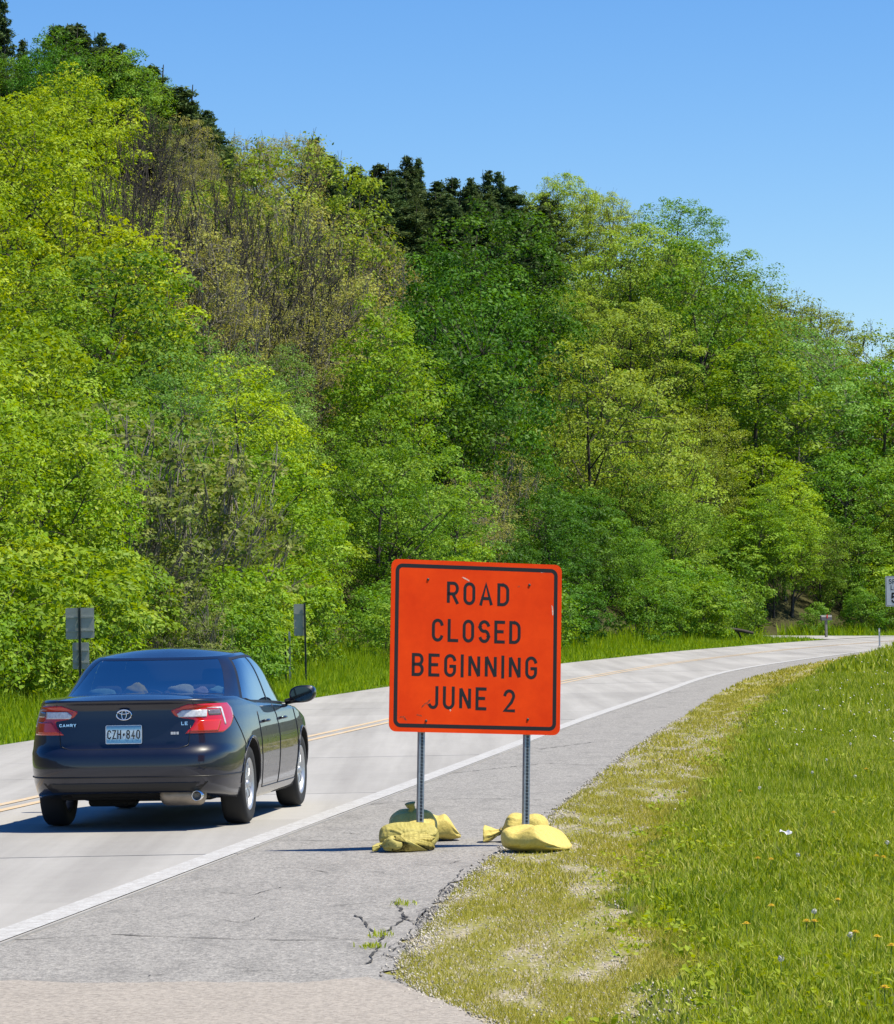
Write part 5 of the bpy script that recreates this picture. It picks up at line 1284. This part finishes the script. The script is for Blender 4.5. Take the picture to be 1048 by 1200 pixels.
# wheels
def wheel(x, y, s):
    e = MB().lathe([(-.098, .225), (-.105, .27), (-.103, .305), (-.085, .325), (-.05, .331), (0, .332), (.05, .331), (.085, .325), (.103, .305), (.105, .27), (.098, .225), (.09, .212)], 'x', 48).build('wheel', M['rubber'], CAR, True, loc=(x, y, WR))
    rim = MB().lathe([(-.09, .215), (.07, .205), (.095, .222), (.099, .215), (.085, .198), (.02, .190), (-.08, .19)], 'x', 48).build('rim', M['alloy'], e, True)
    sp = MB()
    for k in range(10):
        a0 = 6.28318 * k / 10 + (.09 if k % 2 else -.09)
        V = []
        for rad, hw, xx, dp in ((.035, .020, .075, .03), (.10, .015, .083, .028), (.205, .020, .072, .02)):
            for sg_ in (-1, 1):
                V.append((xx, rad * math.cos(a0) - sg_ * hw * math.sin(a0), rad * math.sin(a0) + sg_ * hw * math.cos(a0)))
            for sg_ in (-1, 1):
                V.append((xx - dp, rad * math.cos(a0) - sg_ * hw * math.sin(a0), rad * math.sin(a0) + sg_ * hw * math.cos(a0)))
        F_ = []
        for i in (0, 4): F_ += [(i, i+1, i+5, i+4), (i+2, i+3, i+7, i+6), (i, i+2, i+6, i+4), (i+1, i+3, i+7, i+5)]
        so_ = MB().add(V, F_ + [(0, 1, 3, 2), (8, 9, 11, 10)]).build('spoke', M['alloy'], e, False, .002)
        if s < 0: so_.rotation_euler = (0, 0, math.pi)
    MB().lathe([(.04, .16), (.03, .001)], 'x', 24).build('brake_disc', M['under'], e, True)
    h = MB().lathe([(.09, .001), (.09, .028), (.075, .036), (.05, .038)], 'x', 20).build('hub_cap', M['alloy'], e, True)
    if s < 0:
        rim.rotation_euler = h.rotation_euler = (0, 0, math.pi)
    return e
for ya in (REAR_AX, REAR_AX + WB):
    for s in (1, -1): wheel(s * TRK, ya, s)
# underside: floor pan, axle, muffler, tailpipe
MB().box((-.62, .45, .24), (.62, 4.3, .30)).box((-.5, .30, .27), (.5, .5, .36)).build('floor_pan', M['under'], CAR, bevel=.02)
MB().tube([(-.70, REAR_AX, .30), (-.3, REAR_AX + .05, .24), (.3, REAR_AX + .05, .24), (.70, REAR_AX, .30)], .045, 8).build('rear_axle', M['under'], CAR, True)
MB().box((-.46, REAR_AX - .3, .17), (-.12, REAR_AX + .2, .25)).build('fuel_tank_shield', M['under'], CAR, bevel=.03)
P = [(x_, .22, .285) for x_ in (.27, .29, .32, .60, .63, .65)]
MB().tube(P, [.04, .07, .085, .085, .07, .03], 16).build('muffler', M['muffler'], CAR, True)
MB().lathe([(.02, .036), (.0, .040), (.16, .040)], 'y', 18, (.60, .055, .285)).lathe([(.02, .035), (.16, .035)], 'y', 18, (.60, .055, .285)).build('tailpipe', M['chrome'], CAR, True)
# cabin
MB().box((-.60, .98, 1.015), (.60, 1.38, 1.035)).build('parcel_shelf', M['cabin'], CAR, bevel=.008)
def cushion(x0, x1, y0, y1, z0, z1, lean, nm):
    o = MB().box((x0, -(y1-y0)/2, 0), (x1, (y1-y0)/2, z1 - z0)).build(nm, M['seat'], CAR, True, bevel=.035, loc=(0, (y0+y1)/2, z0)); o.rotation_euler = (R(lean), 0, 0); return o
cushion(-.62, .62, 1.48, 1.62, .50, 1.02, 14, 'rear_seat')
for x_ in (-.42, .42): cushion(x_ - .12, x_ + .12, 1.44, 1.53, 1.03, 1.17, 12, 'headrest')
for x_ in (-.36, .36):
    cushion(x_ - .24, x_ + .24, 2.45, 2.60, .50, 1.10, 16, 'front_seat'); cushion(x_ - .12, x_ + .12, 2.33, 2.43, 1.12, 1.29, 10, 'headrest')
MB().box((-.68, 3.30, .72), (.68, 3.52, .98)).build('dashboard', M['cabin'], CAR, bevel=.05)
P = [(-.36 + .18 * math.cos(a), 3.12 - .08 * math.sin(a), .92 + .17 * math.sin(a)) for a in np.linspace(0, 6.283, 25)]
MB().tube(P, .014, 8, False).build('steering_wheel', M['trim'], CAR, True)
# place: rear axle midpoint and heading from the tyre contacts in the photograph
ra, fa = up(294, 965), up(347.5, 943.5); hd_ = (fa - ra).normalized(); head = math.atan2(hd_.x, hd_.y)
head = R(6.8)
fw = Vector((math.sin(head), math.cos(head), 0)); rt = Vector((math.cos(head), -math.sin(head), 0))
org = ra - rt * (TRK + .10) - fw * REAR_AX
CAR.location = (org.x, org.y, .003); CAR.rotation_euler = (0, 0, -head)
tag(CAR, 'dark navy four-door sedan seen from behind, driving in the right-hand lane'.replace('right-hand lane', 'lane beside the orange sign'), 'car')
# soft toys and a rolled cloth on the parcel shelf
def lump(name, x, y, z, sx, sy, sz, mat, label, extra=(), seed=0):
    r = random.Random(seed); e = empty(name, CAR.matrix_basis @ Vector((x, y, z)), -head + r.uniform(-.4, .4))
    bm = bmesh.new(); bmesh.ops.create_icosphere(bm, subdivisions=3, radius=1)
    for v in bm.verts:
        c = v.co.copy(); k = 1 + .10 * math.sin(4 * c.x + seed) * math.sin(5 * c.y + 2 * seed) + .07 * math.sin(7 * c.z + c.x * 3)
        v.co = Vector((c.x * sx * k, c.y * sy * k, max(c.z * sz * k + sz, .002)))
    me = bpy.data.meshes.new('stuffing'); bm.to_mesh(me); bm.free(); me.polygons.foreach_set('use_smooth', [True] * len(me.polygons)); link('stuffing', me, mat, e)
    for (a, b_, c, rr, mt) in extra:
        bm = bmesh.new(); bmesh.ops.create_icosphere(bm, subdivisions=2, radius=rr); me = bpy.data.meshes.new('ear'); bm.to_mesh(me); bm.free(); me.polygons.foreach_set('use_smooth', [True] * len(me.polygons)); o = link('ear', me, mt, e); o.location = (a, b_, c)
    tag(e, label, 'soft toy'); return e
pl = lambda n_, c_: plain(n_, c_, .95, var=.2, vscale=30)
y_, w_, b_, tl, pk = pl('plush_yellow', (.75, .62, .08)), pl('plush_cream', (.72, .74, .60)), pl('plush_brown', (.16, .12, .08)), pl('cloth_teal', (.30, .55, .62)), pl('plush_pink', (.62, .5, .58))
lump('soft_toy', -.12, 1.20, 1.035, .10, .07, .078, y_, 'yellow and brown soft toy on the parcel shelf of the sedan', ((-.08, 0, .06, .05, b_), (.07, .0, .09, .03, y_)), 1)
lump('soft_toy', .27, 1.20, 1.035, .12, .07, .072, w_, 'cream soft toy with dark end on the parcel shelf of the sedan', ((-.12, 0, .06, .035, b_), (.10, .02, .07, .035, w_)), 2)
lump('soft_toy', .44, 1.22, 1.035, .07, .06, .06, pk, 'pinkish soft toy beside the cream one on the parcel shelf', ((.05, 0, .05, .03, pk),), 3)
lump('rolled_cloth', -.42, 1.22, 1.035, .13, .06, .06, tl, 'teal rolled cloth on the parcel shelf beside the yellow toy', (), 4)['category'] = 'cloth'
lump('rolled_cloth', .58, 1.22, 1.035, .08, .05, .06, tl, 'teal rolled cloth on the parcel shelf beside the pinkish toy', (), 5)['category'] = 'cloth'
